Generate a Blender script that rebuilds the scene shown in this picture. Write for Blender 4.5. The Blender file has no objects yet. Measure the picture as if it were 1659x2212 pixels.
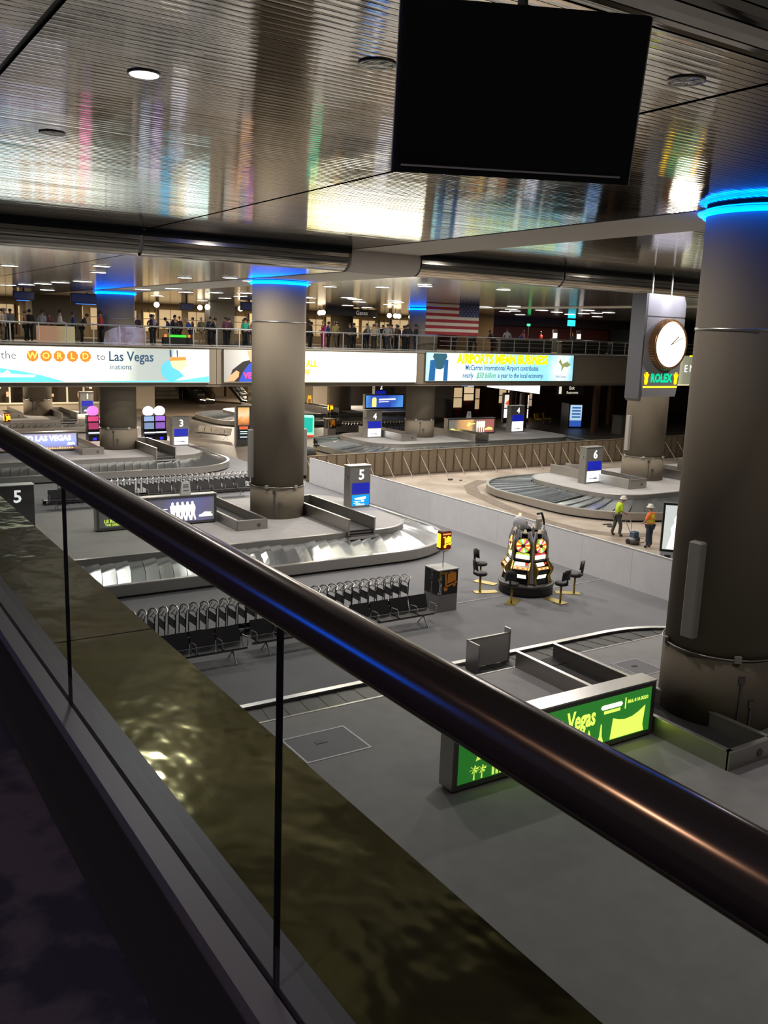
import bpy, bmesh, math, random
from mathutils import Vector, Matrix
PI = math.pi
R = math.radians
random.seed(7)
C = bpy.data.collections.new('hall'); bpy.context.scene.collection.children.link(C)

# ------------------------------------------------------------------ camera, world, exposure
cam_d = bpy.data.cameras.new('camera'); cam = bpy.data.objects.new('camera', cam_d); C.objects.link(cam)
cam_d.sensor_fit = 'HORIZONTAL'; cam_d.sensor_width = 36.0
cam_d.lens = 1958.0 / 1659.0 * 36.0
cam_d.clip_start = 0.05; cam_d.clip_end = 400
rx, ry, rz = Vector((.842, .077, -.534)), Vector((-.538, .181, -.823)), Vector((.034, .980, .194))
M3 = Matrix((rx, ry, rz))
q = M3.to_quaternion(); q.normalize()
cam.rotation_mode = 'QUATERNION'; cam.rotation_quaternion = q
cam.location = (0, 0, 8.5)
sc = bpy.context.scene
sc.camera = cam
w = bpy.data.worlds.new('world'); sc.world = w; w.use_nodes = True
w.node_tree.nodes['Background'].inputs[0].default_value = (.85, .8, .75, 1)
w.node_tree.nodes['Background'].inputs[1].default_value = .045
sc.view_settings.view_transform = 'Standard'
sc.view_settings.look = 'None'
sc.view_settings.gamma = 1.0
sc.view_settings.exposure = 0.0
sc.cycles.max_bounces = 8; sc.cycles.diffuse_bounces = 3; sc.cycles.glossy_bounces = 4
sc.cycles.transparent_max_bounces = 12; sc.cycles.caustics_reflective = False; sc.cycles.caustics_refractive = False
sc.cycles.sample_clamp_indirect = 3.0; sc.cycles.use_denoising = True

def lamp(x, y, z, power, col=(1, .9, .78), r=.22):
    d = bpy.data.lights.new('downlight_and_fill_lamp', 'AREA'); d.shape = 'DISK'; d.size = r * 2
    d.energy = power; d.color = col
    o = bpy.data.objects.new('downlight_and_fill_lamp', d); o.location = (x, y, z); C.objects.link(o)
    return o
Z1, Z2, ZT = 11.07, 10.40, 11.8          # high ceiling, low ceiling, top step
# lamps under the ceiling of the baggage hall (a few at downlights of DL, the others added with no fixture)
for (x, y, p) in [(9.0, 32.0, 200), (14.0, 31.6, 150), (20.8, 29.7, 380), (20.6, 36.6, 260), (28.5, 29.5, 260),
                  (27, 38, 320), (34.4, 30.5, 380), (36, 40, 340), (43, 30, 320), (45, 41, 300),
                  (11.3, 47.4, 380), (18.1, 45, 420), (25.0, 49.1, 800), (31.5, 48.6, 650), (38.6, 48.0, 420)]:
    lamp(x, y, Z2 - .04, p * 1.4, (1, .93, .84))
for (x, y, p) in [(12.0, 21.5, 200), (21.5, 21.5, 280), (22.0, 13.0, 120), (12.3, 13.3, 100), (13, 4.5, 90), (31, 20, 260)]:  # added to light the near floor, no lit fixtures above
    lamp(x, y, Z1 - .04, p * 1.3, (1, .93, .86))
lamp(3.3, 9.97, Z1 - .03, 22, (1, .97, 1), .16)
lamp(-3.4, 4.3, ZT - .06, 42, (1, .62, .40), .14)
lamp(-1.5, .5, ZT - .06, 40, (.92, .82, 1), .12)  # fill lamp added to lift the dark walkway carpet
for (x, y) in [(12, 79), (21, 80), (30, 80), (39, 80), (48, 80), (57, 80)]: lamp(x, y, Z2 - .06, 260, (1, .78, .55), .3)  # fill lamps added to brighten the upper back wall
for (x, y) in [(20, 60), (33, 61), (45, 60), (57, 62), (38, 74), (26, 74), (12, 62), (68, 62)]: lamp(x, y, Z2 - .06, 330, (1, .80, .58), .3)  # fill lamps added to brighten the balcony and its crowd
for (x, y, p) in [(14, 62, 700), (22, 66, 900), (31, 63, 900), (22, 78, 1000), (34, 80, 1100), (12, 80, 700), (46, 82, 900), (28, 95, 700), (46, 98, 500), (19, 88.5, 500), (8, 88, 400)]:  # lamps added under the balcony to brighten the far lower hall
    lamp(x, y, 4.72, p * 1.0, (1, .84, .66), .3)

# ------------------------------------------------------------------ materials
MATS = {}
def mat(name, col, rough=.6, metal=0.0, emit=None, es=1.0, bump=None, noise=None, spec=None, aniso=0):
    if name in MATS: return MATS[name]
    m = bpy.data.materials.new(name); m.use_nodes = True; nt = m.node_tree
    b = nt.nodes['Principled BSDF']
    b.inputs['Base Color'].default_value = (*col, 1); b.inputs['Roughness'].default_value = rough
    b.inputs['Metallic'].default_value = metal
    if spec is not None: b.inputs['Specular IOR Level'].default_value = spec
    if aniso: b.inputs['Anisotropic'].default_value = aniso
    if emit:
        b.inputs['Emission Color'].default_value = (*emit, 1); b.inputs['Emission Strength'].default_value = es
    tc = None
    if noise or bump:
        tc = nt.nodes.new('ShaderNodeTexCoord')
    if noise:            # (scale, amount, col2)
        n = nt.nodes.new('ShaderNodeTexNoise'); n.inputs['Scale'].default_value = noise[0]; n.inputs['Detail'].default_value = 6
        nt.links.new(tc.outputs['Object'], n.inputs['Vector'])
        r = nt.nodes.new('ShaderNodeValToRGB'); r.color_ramp.elements[0].position = .5 - noise[1]; r.color_ramp.elements[1].position = .5 + noise[1]
        r.color_ramp.elements[0].color = (*col, 1); r.color_ramp.elements[1].color = (*noise[2], 1)
        nt.links.new(n.outputs['Fac'], r.inputs['Fac']); nt.links.new(r.outputs['Color'], b.inputs['Base Color'])
    if bump:             # (scale, strength, stretch xyz)
        mp = nt.nodes.new('ShaderNodeMapping'); mp.inputs['Scale'].default_value = bump[2] if len(bump) > 2 else (1, 1, 1)
        n = nt.nodes.new('ShaderNodeTexNoise'); n.inputs['Scale'].default_value = bump[0]; n.inputs['Detail'].default_value = 3
        bp = nt.nodes.new('ShaderNodeBump'); bp.inputs['Strength'].default_value = bump[1]; bp.inputs['Distance'].default_value = bump[3] if len(bump) > 3 else .05
        nt.links.new(tc.outputs['Object'], mp.inputs['Vector']); nt.links.new(mp.outputs['Vector'], n.inputs['Vector'])
        nt.links.new(n.outputs['Fac'], bp.inputs['Height']); nt.links.new(bp.outputs['Normal'], b.inputs['Normal'])
    MATS[name] = m
    return m
def glow(name, col, s=1.0):
    return mat(name, tuple(c * .5 for c in col), .5, 0, col, s)
def ramp_glow(name, stops, axis='X', lo=0, hi=1, s=1.0, wave=None):
    """printed backlit film: colour runs along one axis of the thing"""
    if name in MATS: return MATS[name]
    m = mat(name, (.3, .3, .3), .4); nt = m.node_tree; b = nt.nodes['Principled BSDF']
    tc = nt.nodes.new('ShaderNodeTexCoord'); sp = nt.nodes.new('ShaderNodeSeparateXYZ'); mr = nt.nodes.new('ShaderNodeMapRange')
    nt.links.new(tc.outputs['Object'], sp.inputs[0]); nt.links.new(sp.outputs['XYZ'.index(axis)], mr.inputs['Value'])
    mr.inputs['From Min'].default_value = lo; mr.inputs['From Max'].default_value = hi
    r = nt.nodes.new('ShaderNodeValToRGB'); cr = r.color_ramp
    while len(cr.elements) < len(stops): cr.elements.new(.5)
    for e, (p, c) in zip(cr.elements, stops): e.position = p; e.color = (*c, 1)
    if wave:
        n = nt.nodes.new('ShaderNodeTexNoise'); n.inputs['Scale'].default_value = wave[0]
        nt.links.new(tc.outputs['Object'], n.inputs['Vector'])
        ma = nt.nodes.new('ShaderNodeMath'); ma.operation = 'MULTIPLY_ADD'; ma.inputs[1].default_value = wave[1]
        nt.links.new(n.outputs['Fac'], ma.inputs[0]); nt.links.new(mr.outputs['Result'], ma.inputs[2])
        sb = nt.nodes.new('ShaderNodeMath'); sb.operation = 'SUBTRACT'; sb.inputs[1].default_value = wave[1] / 2
        nt.links.new(ma.outputs[0], sb.inputs[0]); nt.links.new(sb.outputs[0], r.inputs['Fac'])
    else:
        nt.links.new(mr.outputs['Result'], r.inputs['Fac'])
    nt.links.new(r.outputs['Color'], b.inputs['Emission Color']); b.inputs['Emission Strength'].default_value = s
    return m

carpet = mat('grey_carpet', (.20, .205, .22), .9, 0, noise=(.6, .25, (.25, .25, .26)), bump=(220, .3))
concrete = mat('dusty_concrete', (.26, .21, .165), .85, 0, noise=(.55, .16, (.40, .345, .285)), bump=(3, .2))
terrazzo = mat('tan_terrazzo', (.24, .185, .135), .5, 0, noise=(.8, .2, (.3, .24, .18)))
steel = mat('brushed_steel', (.42, .40, .37), .34, .9, bump=(40, .12, (1, 1, 8)))
steel_top = mat('pale_steel', (.6, .59, .57), .3, .85)
steel_dk = mat('dark_steel', (.16, .155, .15), .4, .8)
plate_m = mat('belt_plate_metal', (.60, .64, .67), .22, .92, bump=(1.4, .12, (1, 1, 1), .05))
deckm = mat('deck_carpet', (.345, .335, .33), .85, 0, noise=(3, .2, (.385, .375, .37)))
black = mat('black_matte', (.008, .008, .009), .5)
black_g = mat('black_gloss', (.006, .006, .008), .2)
rubber = mat('black_rubber', (.015, .015, .015), .7)
ceil_m = mat('mirror_slat_metal', (.66, .62, .55), .06, 1.0, bump=(1.1, .5, (.35, 9, 1), .004))
ceil_far = mat('far_slat_metal', (.60, .56, .49), .12, 1.0, bump=(1.3, .5, (.3, 8, 1), .006))
ivory = mat('ivory_plaster', (.72, .66, .56), .6)
stone = mat('column_cladding', (.205, .17, .125), .8, 0, noise=(30, .3, (.225, .195, .15)), spec=.15)
white_p = mat('white_panel', (.80, .80, .82), .55, 0, noise=(2, .25, (.74, .74, .76)))
brownp = mat('brown_ply', (.19, .145, .095), .7, 0, noise=(4, .3, (.23, .18, .12)))
blue_led = glow('blue_light', (.0, .13, 1), 9)
white_l = glow('white_light', (1, .96, .88), 9)
warm_l = glow('warm_light', (1, .78, .5), 7)
tan_wall = mat('tan_wall', (.20, .165, .12), .7)
cream_wall = mat('cream_wall', (.55, .48, .36), .7)
red_wall = mat('red_brown_wall', (.17, .045, .03), .6)
dark_wall = mat('dark_brown_wall', (.05, .04, .032), .7)
grey_wall = mat('warm_grey_wall', (.30, .28, .24), .7)
rail_m = mat('dark_bronze_rail', (.17, .14, .125), .19, .9)
shoe_m = mat('grey_anodised', (.40, .40, .42), .42, .7)
ledge_m = mat('olive_polished_metal', (.42, .37, .15), .11, .8, bump=(2.6, 1.0, (1, .7, 1), .02), noise=(1.2, .35, (.30, .30, .13)))
rail_s = mat('satin_rail', (.30, .32, .33), .35, .7)
yellow_l = glow('yellow_light', (1, .85, .02), 1.6)

def glass_mat(name, tint, refl=.06):
    m = bpy.data.materials.new(name); m.use_nodes = True; nt = m.node_tree; nt.nodes.clear()
    o = nt.nodes.new('ShaderNodeOutputMaterial'); mx = nt.nodes.new('ShaderNodeMixShader')
    t = nt.nodes.new('ShaderNodeBsdfTransparent'); g = nt.nodes.new('ShaderNodeBsdfGlossy'); fr = nt.nodes.new('ShaderNodeFresnel')
    fr.inputs[0].default_value = 1.35
    t.inputs[0].default_value = (*tint, 1); g.inputs[1].default_value = .02
    ge = nt.nodes.new('ShaderNodeNewGeometry'); sb = nt.nodes.new('ShaderNodeMath'); sb.operation = 'SUBTRACT'; sb.inputs[0].default_value = 1.0
    ml = nt.nodes.new('ShaderNodeMath'); ml.operation = 'MULTIPLY'
    nt.links.new(ge.outputs['Backfacing'], sb.inputs[1]); nt.links.new(sb.outputs[0], ml.inputs[0]); nt.links.new(fr.outputs[0], ml.inputs[1])
    nt.links.new(ml.outputs[0], mx.inputs[0]); nt.links.new(t.outputs[0], mx.inputs[1]); nt.links.new(g.outputs[0], mx.inputs[2])
    nt.links.new(mx.outputs[0], o.inputs[0])
    return m
glass = glass_mat('clear_glass', (.90, .92, .90))
glass_n = glass_mat('near_glass', (.86, .88, .87))

# ------------------------------------------------------------------ mesh helpers
class MB:
    def __init__(s): s.v = []; s.f = []
    def add(s, vs, fs):
        o = len(s.v); s.v += [tuple(p) for p in vs]; s.f += [tuple(i + o for i in f) for f in fs]; return s
    def box(s, x0, x1, y0, y1, z0, z1):
        return s.add([(x0, y0, z0), (x1, y0, z0), (x1, y1, z0), (x0, y1, z0), (x0, y0, z1), (x1, y0, z1), (x1, y1, z1), (x0, y1, z1)],
                     [(0, 3, 2, 1), (4, 5, 6, 7), (0, 1, 5, 4), (1, 2, 6, 5), (2, 3, 7, 6), (3, 0, 4, 7)])
    def bbox(s, x0, x1, y0, y1, z0, z1, b=.02):
        """box with chamfered vertical edges and top"""
        P = [(x0 + b, y0), (x1 - b, y0), (x1, y0 + b), (x1, y1 - b), (x1 - b, y1), (x0 + b, y1), (x0, y1 - b), (x0, y0 + b)]
        cx, cy = (x0 + x1) / 2, (y0 + y1) / 2
        def ins(p): return (p[0] + (b if p[0] < cx else -b), p[1] + (b if p[1] < cy else -b))
        T = [ins(p) for p in P]
        v = [(x, y, z0) for x, y in P] + [(x, y, z1 - b) for x, y in P] + [(x, y, z1) for x, y in T]
        n = 8; f = [tuple(range(n - 1, -1, -1)), tuple(range(2 * n, 3 * n))]
        for r in (0, 1):
            for i in range(n): j = (i + 1) % n; f.append((r * n + i, r * n + j, (r + 1) * n + j, (r + 1) * n + i))
        return s.add(v, f)
    def prism(s, poly, z0, z1, cap=True):
        n = len(poly); v = [(x, y, z0) for x, y in poly] + [(x, y, z1) for x, y in poly]
        f = [(i, (i + 1) % n, n + (i + 1) % n, n + i) for i in range(n)]
        if cap: f += [tuple(range(n - 1, -1, -1)), tuple(range(n, 2 * n))]
        return s.add(v, f)
    def prism_y(s, poly, y0, y1):          # poly in x,z, faces -Y
        n = len(poly); v = [(x, y0, z) for x, z in poly] + [(x, y1, z) for x, z in poly]
        f = [(i, n + i, n + (i + 1) % n, (i + 1) % n) for i in range(n)] + [tuple(range(n)), tuple(range(2 * n - 1, n - 1, -1))]
        return s.add(v, f)
    def prism_x(s, poly, x0, x1):          # poly in y,z
        n = len(poly); v = [(x0, y, z) for y, z in poly] + [(x1, y, z) for y, z in poly]
        f = [(i, (i + 1) % n, n + (i + 1) % n, n + i) for i in range(n)] + [tuple(range(n - 1, -1, -1)), tuple(range(n, 2 * n))]
        return s.add(v, f)
    def cyl(s, cx, cy, z0, z1, r, n=24, r1=None):
        r1 = r if r1 is None else r1
        v = [(cx + r * math.cos(2 * PI * i / n), cy + r * math.sin(2 * PI * i / n), z0) for i in range(n)]
        v += [(cx + r1 * math.cos(2 * PI * i / n), cy + r1 * math.sin(2 * PI * i / n), z1) for i in range(n)]
        f = [(i, (i + 1) % n, n + (i + 1) % n, n + i) for i in range(n)] + [tuple(range(n - 1, -1, -1)), tuple(range(n, 2 * n))]
        return s.add(v, f)
    def lathe(s, cx, cy, prof, n=24, caps=True):
        v = []; f = []
        for r, z in prof: v += [(cx + r * math.cos(2 * PI * i / n), cy + r * math.sin(2 * PI * i / n), z) for i in range(n)]
        for k in range(len(prof) - 1):
            for i in range(n): j = (i + 1) % n; f.append((k * n + i, k * n + j, (k + 1) * n + j, (k + 1) * n + i))
        if caps: f += [tuple(range(n - 1, -1, -1)), tuple(range((len(prof) - 1) * n, len(prof) * n))]
        return s.add(v, f)
    def tube(s, pts, r, n=6, closed=False):
        pts = [Vector(p) for p in pts]; m = len(pts); v = []; f = []
        up = Vector((0, 0, 1)); rr = r if isinstance(r, (list, tuple)) else [r] * m
        for k, p in enumerate(pts):
            a = pts[(k - 1) % m] if (closed or k > 0) else p; b = pts[(k + 1) % m] if (closed or k < m - 1) else p
            t = (b - a).normalized()
            u = t.cross(up) if abs(t.dot(up)) < .95 else t.cross(Vector((0, 1, 0)))
            u.normalize(); w_ = u.cross(t)
            for i in range(n):
                c = 2 * PI * i / n; v.append(p + (u * math.cos(c) + w_ * math.sin(c)) * rr[k])
        for k in range(m if closed else m - 1):
            for i in range(n):
                j = (i + 1) % n; k2 = (k + 1) % m
                f.append((k * n + i, k * n + j, k2 * n + j, k2 * n + i))
        if not closed: f += [tuple(range(n)), tuple(range(m * n - 1, (m - 1) * n - 1, -1))]
        return s.add(v, f)
    def sphere(s, c, rad, n=10, m=6):
        if not isinstance(rad, (tuple, list)): rad = (rad,) * 3
        v = [(c[0], c[1], c[2] - rad[2])]; f = []
        for k in range(1, m):
            a = -PI / 2 + PI * k / m
            for i in range(n):
                t = 2 * PI * i / n; v.append((c[0] + rad[0] * math.cos(a) * math.cos(t), c[1] + rad[1] * math.cos(a) * math.sin(t), c[2] + rad[2] * math.sin(a)))
        v.append((c[0], c[1], c[2] + rad[2]))
        for i in range(n):
            j = (i + 1) % n; f.append((0, 1 + j, 1 + i)); f.append((len(v) - 1, 1 + (m - 2) * n + i, 1 + (m - 2) * n + j))
            for k in range(m - 2): f.append((1 + k * n + i, 1 + k * n + j, 1 + (k + 1) * n + j, 1 + (k + 1) * n + i))
        return s.add(v, f)
    def xf(s, M): s.v = [tuple(M @ Vector(p)) for p in s.v]; return s
    def mesh(s, name, m, smooth=False):
        me = bpy.data.meshes.new(name); me.from_pydata(s.v, [], s.f); me.validate()
        bm = bmesh.new(); bm.from_mesh(me); bmesh.ops.recalc_face_normals(bm, faces=bm.faces); bm.to_mesh(me); bm.free()
        if m: me.materials.append(m)
        if smooth:
            for p in me.polygons: p.use_smooth = True
        return me
    def build(s, name, m, parent=None, smooth=False):
        return link(name, s.mesh(name, m, smooth), parent)
def link(name, me, parent=None, loc=None, rz=0):
    o = bpy.data.objects.new(name, me); C.objects.link(o)
    if parent: o.parent = parent
    if loc is not None: o.location = loc
    if rz: o.rotation_euler = (0, 0, rz)
    return o
def thing(name, label, cat, loc=(0, 0, 0), rz=0, group=None):
    o = bpy.data.objects.new(name, None); C.objects.link(o); o.location = loc; o.rotation_euler = (0, 0, rz)
    o.empty_display_size = .2
    return tag(o, label, cat, group)
def tag(o, label=None, cat=None, group=None, kind=None):
    if label: o['label'] = label
    if cat: o['category'] = cat
    if group: o['group'] = group
    if kind: o['kind'] = kind
    return o
def struct(o, label=None):
    o['kind'] = 'structure'
    if label: o['label'] = label
    return o
def copy_tree(o, parent=None):
    kids = [c for c in o.children]
    c = o.copy(); C.objects.link(c)
    if parent: c.parent = parent
    for k in kids: copy_tree(k, c)
    return c
def empty_s(name, label, loc=(0, 0, 0)):
    o = bpy.data.objects.new(name, None); C.objects.link(o); o.location = loc; return struct(o, label)
def txt(s, size, loc, m, parent, rz=0, rx=PI / 2, ext=.004, align='CENTER', shear=0, sx=1.0, bold=0, name='lettering', rot=None):
    c = bpy.data.curves.new(name, 'FONT'); c.body = s; c.size = size; c.extrude = ext; c.align_x = align; c.align_y = 'CENTER'
    c.shear = shear; c.offset = bold; c.resolution_u = 2
    c.materials.append(m)
    o = bpy.data.objects.new(name, c); C.objects.link(o); o.location = loc
    o.rotation_euler = rot if rot else (rx, 0, rz); o.scale = (sx, 1, 1)
    if parent: o.parent = parent
    return o
def poly_y(name, pts, y, m, parent, t=.006):
    """flat printed shape standing in the x-z plane, facing -Y"""
    return MB().prism_y(pts, y - t, y).build(name, m, parent)
def rr(x0, x1, y0, y1, rad, ns=(20, 10), nc=8):
    """rounded rectangle, counter-clockwise, fixed parameterisation; rad = (left, right)"""
    P = []
    def seg(a, b, n):
        for i in range(n): t = i / n; P.append((a[0] + (b[0] - a[0]) * t, a[1] + (b[1] - a[1]) * t))
    def arc(cx, cy, r, a0):
        for i in range(nc): a = a0 + PI / 2 * i / nc; P.append((cx + r * math.cos(a), cy + r * math.sin(a)))
    rl, r2 = rad
    seg((x0 + rl, y0), (x1 - r2, y0), ns[0]); arc(x1 - r2, y0 + r2, r2, -PI / 2)
    seg((x1, y0 + r2), (x1, y1 - r2), ns[1]); arc(x1 - r2, y1 - r2, r2, 0)
    seg((x1 - r2, y1), (x0 + rl, y1), ns[0]); arc(x0 + rl, y1 - rl, rl, PI / 2)
    seg((x0, y1 - rl), (x0, y0 + rl), ns[1]); arc(x0 + rl, y0 + rl, rl, PI)
    return P

# ------------------------------------------------------------------ floors, walls
def plane(name, x0, x1, y0, y1, z, m, label, t=.3):
    return struct(MB().box(x0, x1, y0, y1, z - t, z).build(name, m), label)
plane('floor', -30, 24.15, -10, 108, 0, carpet, 'grey carpeted floor of the baggage hall')
plane('floor', 24.15, 62, 8, 45.45, 0, concrete, 'bare dusty concrete floor behind the white hoarding')
plane('floor', 24.15, 110, 45.45, 108, 0, mat('dark_floor', (.085, .08, .07), .45, noise=(.4, .3, (.13, .115, .10))), 'darker hall floor beyond the brown barrier')
plane('floor', -30, 80, 84, 112, .012, terrazzo, 'tan stone floor at the back of the hall', .01)
# near walkway
def slab_mat():
    m = mat('dark_patterned_carpet', (.075, .062, .085), .95, 0, noise=(4.2, .05, (.02, .018, .04)), bump=(200, .4))
    return m
plane('floor', -6, .56, -8, 24, 7.0, slab_mat(), 'dark purple patterned carpet of the upper walkway', .5)
plane('trim', .56, .72, -8, 24, 7.004, mat('black_border_carpet', (.012, .012, .014), .95), 'black border strip of the walkway carpet', .5)
wk = empty_s('trim', 'polished olive ledge outside the glass balustrade')
ys = [-8, -2.1, 4.22, 10.4, 16.6, 24]
for a, b in zip(ys[:-1], ys[1:]):
    o = MB().box(.90, 1.39, a + .006, b - .006, 6.98, 7.02).build('panel', ledge_m, wk)
MB().box(.86, 1.38, -8, 24, 6.5, 6.98).build('ledge_core', black, wk)
MB().box(1.38, 1.395, -8, 24, 6.5, 7.012).build('edge_strip', steel_dk, wk)

gr = thing('glass_balustrade', 'near glass balustrade with thick dark bronze handrail along the upper walkway', 'railing', (.80, 0, 7.0))
prof = []
MB().tube([(-.005, y, .96) for y in [-4 + k * 2 for k in range(15)]], .050, 32).build('handrail', rail_m, gr, True)
MB().box(-.075, -.008, -8, 24, 0, .05).box(.008, .10, -8, 24, 0, .05).box(-.075, .10, -8, 24, -.1, .0).build('shoe_channel', shoe_m, gr)
MB().box(-.008, .008, -8, 24, -.0, .045).build('gasket', black, gr)
yj = [-3.85, -2.03, -.2, 1.61, 3.42, 5.24, 7.05, 8.87, 10.7, 12.5, 14.3, 16.1, 18, 19.8, 21.6]
for a, b in zip(yj[:-1], yj[1:]):
    MB().box(-.006, .006, a + .006, b - .006, .045, .94).build('glass_pane', glass_n, gr)
for a in yj[2:8]:
    MB().box(-.0065, .0065, a - .003, a + .003, .045, .92).build('joint_strip', mat('joint_black', (.01, .01, .009), .4), gr)
    MB().box(.0066, .0075, a - .003, a + .004, .045, .92).build('joint_edge', mat('joint_edge', (.25, .25, .18), .3, .6), gr)

# ------------------------------------------------------------------ ceiling
ce = empty_s('ceiling', 'high ceiling of mirror polished metal slats')
PITCH = .122
bays = [(-6.0, 2.01), (2.09, 8.36), (8.44, 15.2), (17.82, 30.0)]
def slat_mb(x0, x1, y, z, w_=PITCH - .012):
    m = MB(); n = 4; v = []; f = []
    for X in (x0, x1):
        for i in range(n + 1):
            t = i / n; v.append((X, y + w_ * t, z + .0006 * (1 - (2 * t - 1) ** 2)))
        v.append((X, y + w_, z + .015)); v.append((X, y, z + .015))
    k = n + 3
    for i in range(k): f.append((i, (i + 1) % k, k + (i + 1) % k, k + i))
    return m.add(v, f)
ny = int((25.75 - 5.75) / PITCH)
for bi, (x0, x1) in enumerate(bays):
    me = slat_mb(x0, x1, 0, 0).mesh('slat', ceil_m)
    rest = MB()
    for k in range(ny):
        y = 5.75 + k * PITCH
        if k < 74:
            link('slat', me, ce, (0, y, Z1 + random.uniform(-.0006, .0006))).rotation_euler = (random.uniform(-.006, .006), 0, 0)
        else:
            s_ = slat_mb(x0, x1, y, Z1 + random.uniform(-.0006, .0006)); rest.add(s_.v, s_.f)
    o = rest.build('slat_run', ceil_m, ce); o['kind'] = 'stuff'
MB().box(-7, 31, 5.6, 25.8, Z1 + .03, Z1 + .08).build('backing_board', black, ce)
bm_ = struct(MB().box(15.24, 17.78, 5.75, 25.8, Z1 - .012, Z1 + .02).build('trim', ivory), 'smooth ivory strip crossing the high ceiling over the columns')
# outer ceiling to the right of the hall
struct(MB().box(30, 112, -10, 26.4, Z1, Z1 + .1).build('ceiling', ceil_far), 'metal ceiling over the right side of the hall')
# far step down : rounded nose with wide slats
def nose(name, x0, x1, ytop, zt, zb, rad, nsl, m, label, facing=-1):
    g = empty_s(name, label)
    prof = [(ytop, zt - .13)]
    pts = [(ytop, zt - .13), (ytop, zb + rad)]
    for i in range(1, 7):
        a = PI / 2 * i / 6; pts.append((ytop + rad * (1 - math.cos(a)), zb + rad - rad * math.sin(a)))
    # lengths
    L = [0]
    for a, b in zip(pts[:-1], pts[1:]): L.append(L[-1] + math.dist(a, b))
    def at(s):
        for i in range(len(L) - 1):
            if s <= L[i + 1] + 1e-9:
                t = (s - L[i]) / (L[i + 1] - L[i]); return (pts[i][0] + (pts[i + 1][0] - pts[i][0]) * t, pts[i][1] + (pts[i + 1][1] - pts[i][1]) * t)
        return pts[-1]
    step = L[-1] / nsl
    for k in range(nsl):
        ps = [at(k * step + step * (.06 + .88 * i / 3)) for i in range(4)]
        mm = MB(); v = [(x0, a, b) for a, b in ps] + [(x1, a, b) for a, b in ps]
        v += [(x0, a + .02, b + .012) for a, b in ps] + [(x1, a + .02, b + .012) for a, b in ps]
        f = []
        for i in range(3): f.append((i, i + 1, 5 + i, 4 + i)); f.append((8 + i, 12 + i, 13 + i, 9 + i))
        f += [(0, 4, 12, 8), (3, 11, 15, 7)]
        mm.add(v, f).build('slat', m, g)
    MB().box(x0 + .02, x1 - .02, ytop + .03, ytop + .1, zb + .25, zt + .02).build('backing_board', black, g)
    return g
for (x0, x1) in [(-6, 8.36), (8.46, 15.1), (17.95, 24.4), (24.5, 34), (34.1, 60)]:
    nose('ceiling', x0, x1, 25.84, Z1 + .0, Z2, .42, 6, ceil_far, 'rounded slatted metal step in the ceiling, section starting at x %.0f m' % x0)
struct(MB().box(-6, 15.2, 25.80, 25.86, Z1 - .13, Z1 + .02).box(17.85, 60, 25.80, 25.86, Z1 - .13, Z1 + .02).build('trim', black), 'black shadow gap above the slatted ceiling step')
pts = [(25.80, Z1 + .02), (25.80, Z2 + .42)] + [(25.80 + .42 * (1 - math.cos(PI / 2 * i / 8)), Z2 + .42 - .42 * math.sin(PI / 2 * i / 8)) for i in range(1, 9)]
pts += [(26.3, Z2 + .1), (26.2, Z1 + .02)]
struct(MB().prism_x(pts, 15.2, 17.85).build('trim', ivory), 'smooth ivory block where the ceiling steps down')
# low ceiling
struct(MB().box(-20, 8.0, 26.25, 70, Z2, Z2 + .1).box(8.06, 15.2, 26.25, 70, Z2, Z2 + .1).box(17.8, 39, 26.25, 56, Z2, Z2 + .1).box(41.2, 110, 26.25, 56, Z2, Z2 + .1)
       .box(17.8, 110, 56, 110, Z2, Z2 + .1).build('ceiling', ceil_far), 'lower slatted metal ceiling over the far half of the hall')
struct(MB().box(15.2, 17.8, 26.2, 70, Z2 - .015, Z2 + .1).box(39, 41.2, 26.3, 56, Z2 - .015, Z2 + .1).build('trim', ivory), 'ivory strips in the lower ceiling over the column rows')
struct(MB().box(-20, 17.8, 70, 110, Z2, Z2 + .1).build('ceiling', ceil_far), 'lower ceiling over the far left corner')
# near step up towards the walkway
def near_nose():
    g = empty_s('ceiling', 'wide curved slats where the ceiling rises over the walkway')
    ys_ = [5.72, 5.60, 5.45, 5.36, 5.33, 5.33, 5.33, 5.33]; zs_ = [Z1, Z1 + .03, Z1 + .12, Z1 + .24, Z1 + .37, Z1 + .50, Z1 + .63, Z1 + .75]
    for i in range(len(ys_) - 1):
        a, b = Vector((0, ys_[i], zs_[i])), Vector((0, ys_[i + 1], zs_[i + 1])); d = (b - a) * .05
        a, b = a + d, b - d; n = Vector((0, .012, .012)); mid = (a + b) / 2 + Vector((0, -.004, -.004))
        v = []
        for X in (-6, 30):
            for p in (a, mid, b, b + n, a + n): v.append((X, p.y, p.z))
        MB().add(v, [(0, 1, 6, 5), (1, 2, 7, 6), (2, 3, 8, 7), (3, 4, 9, 8), (4, 0, 5, 9)]).build('slat', ceil_m, g)
    MB().box(-6, 30, 5.45, 5.6, Z1 + .14, ZT).build('backing_board', black, g)
near_nose()
struct(MB().box(-6, 40, -10, 5.34, ZT, ZT + .1).build('ceiling', ivory), 'plain ivory ceiling above the walkway')
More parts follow.
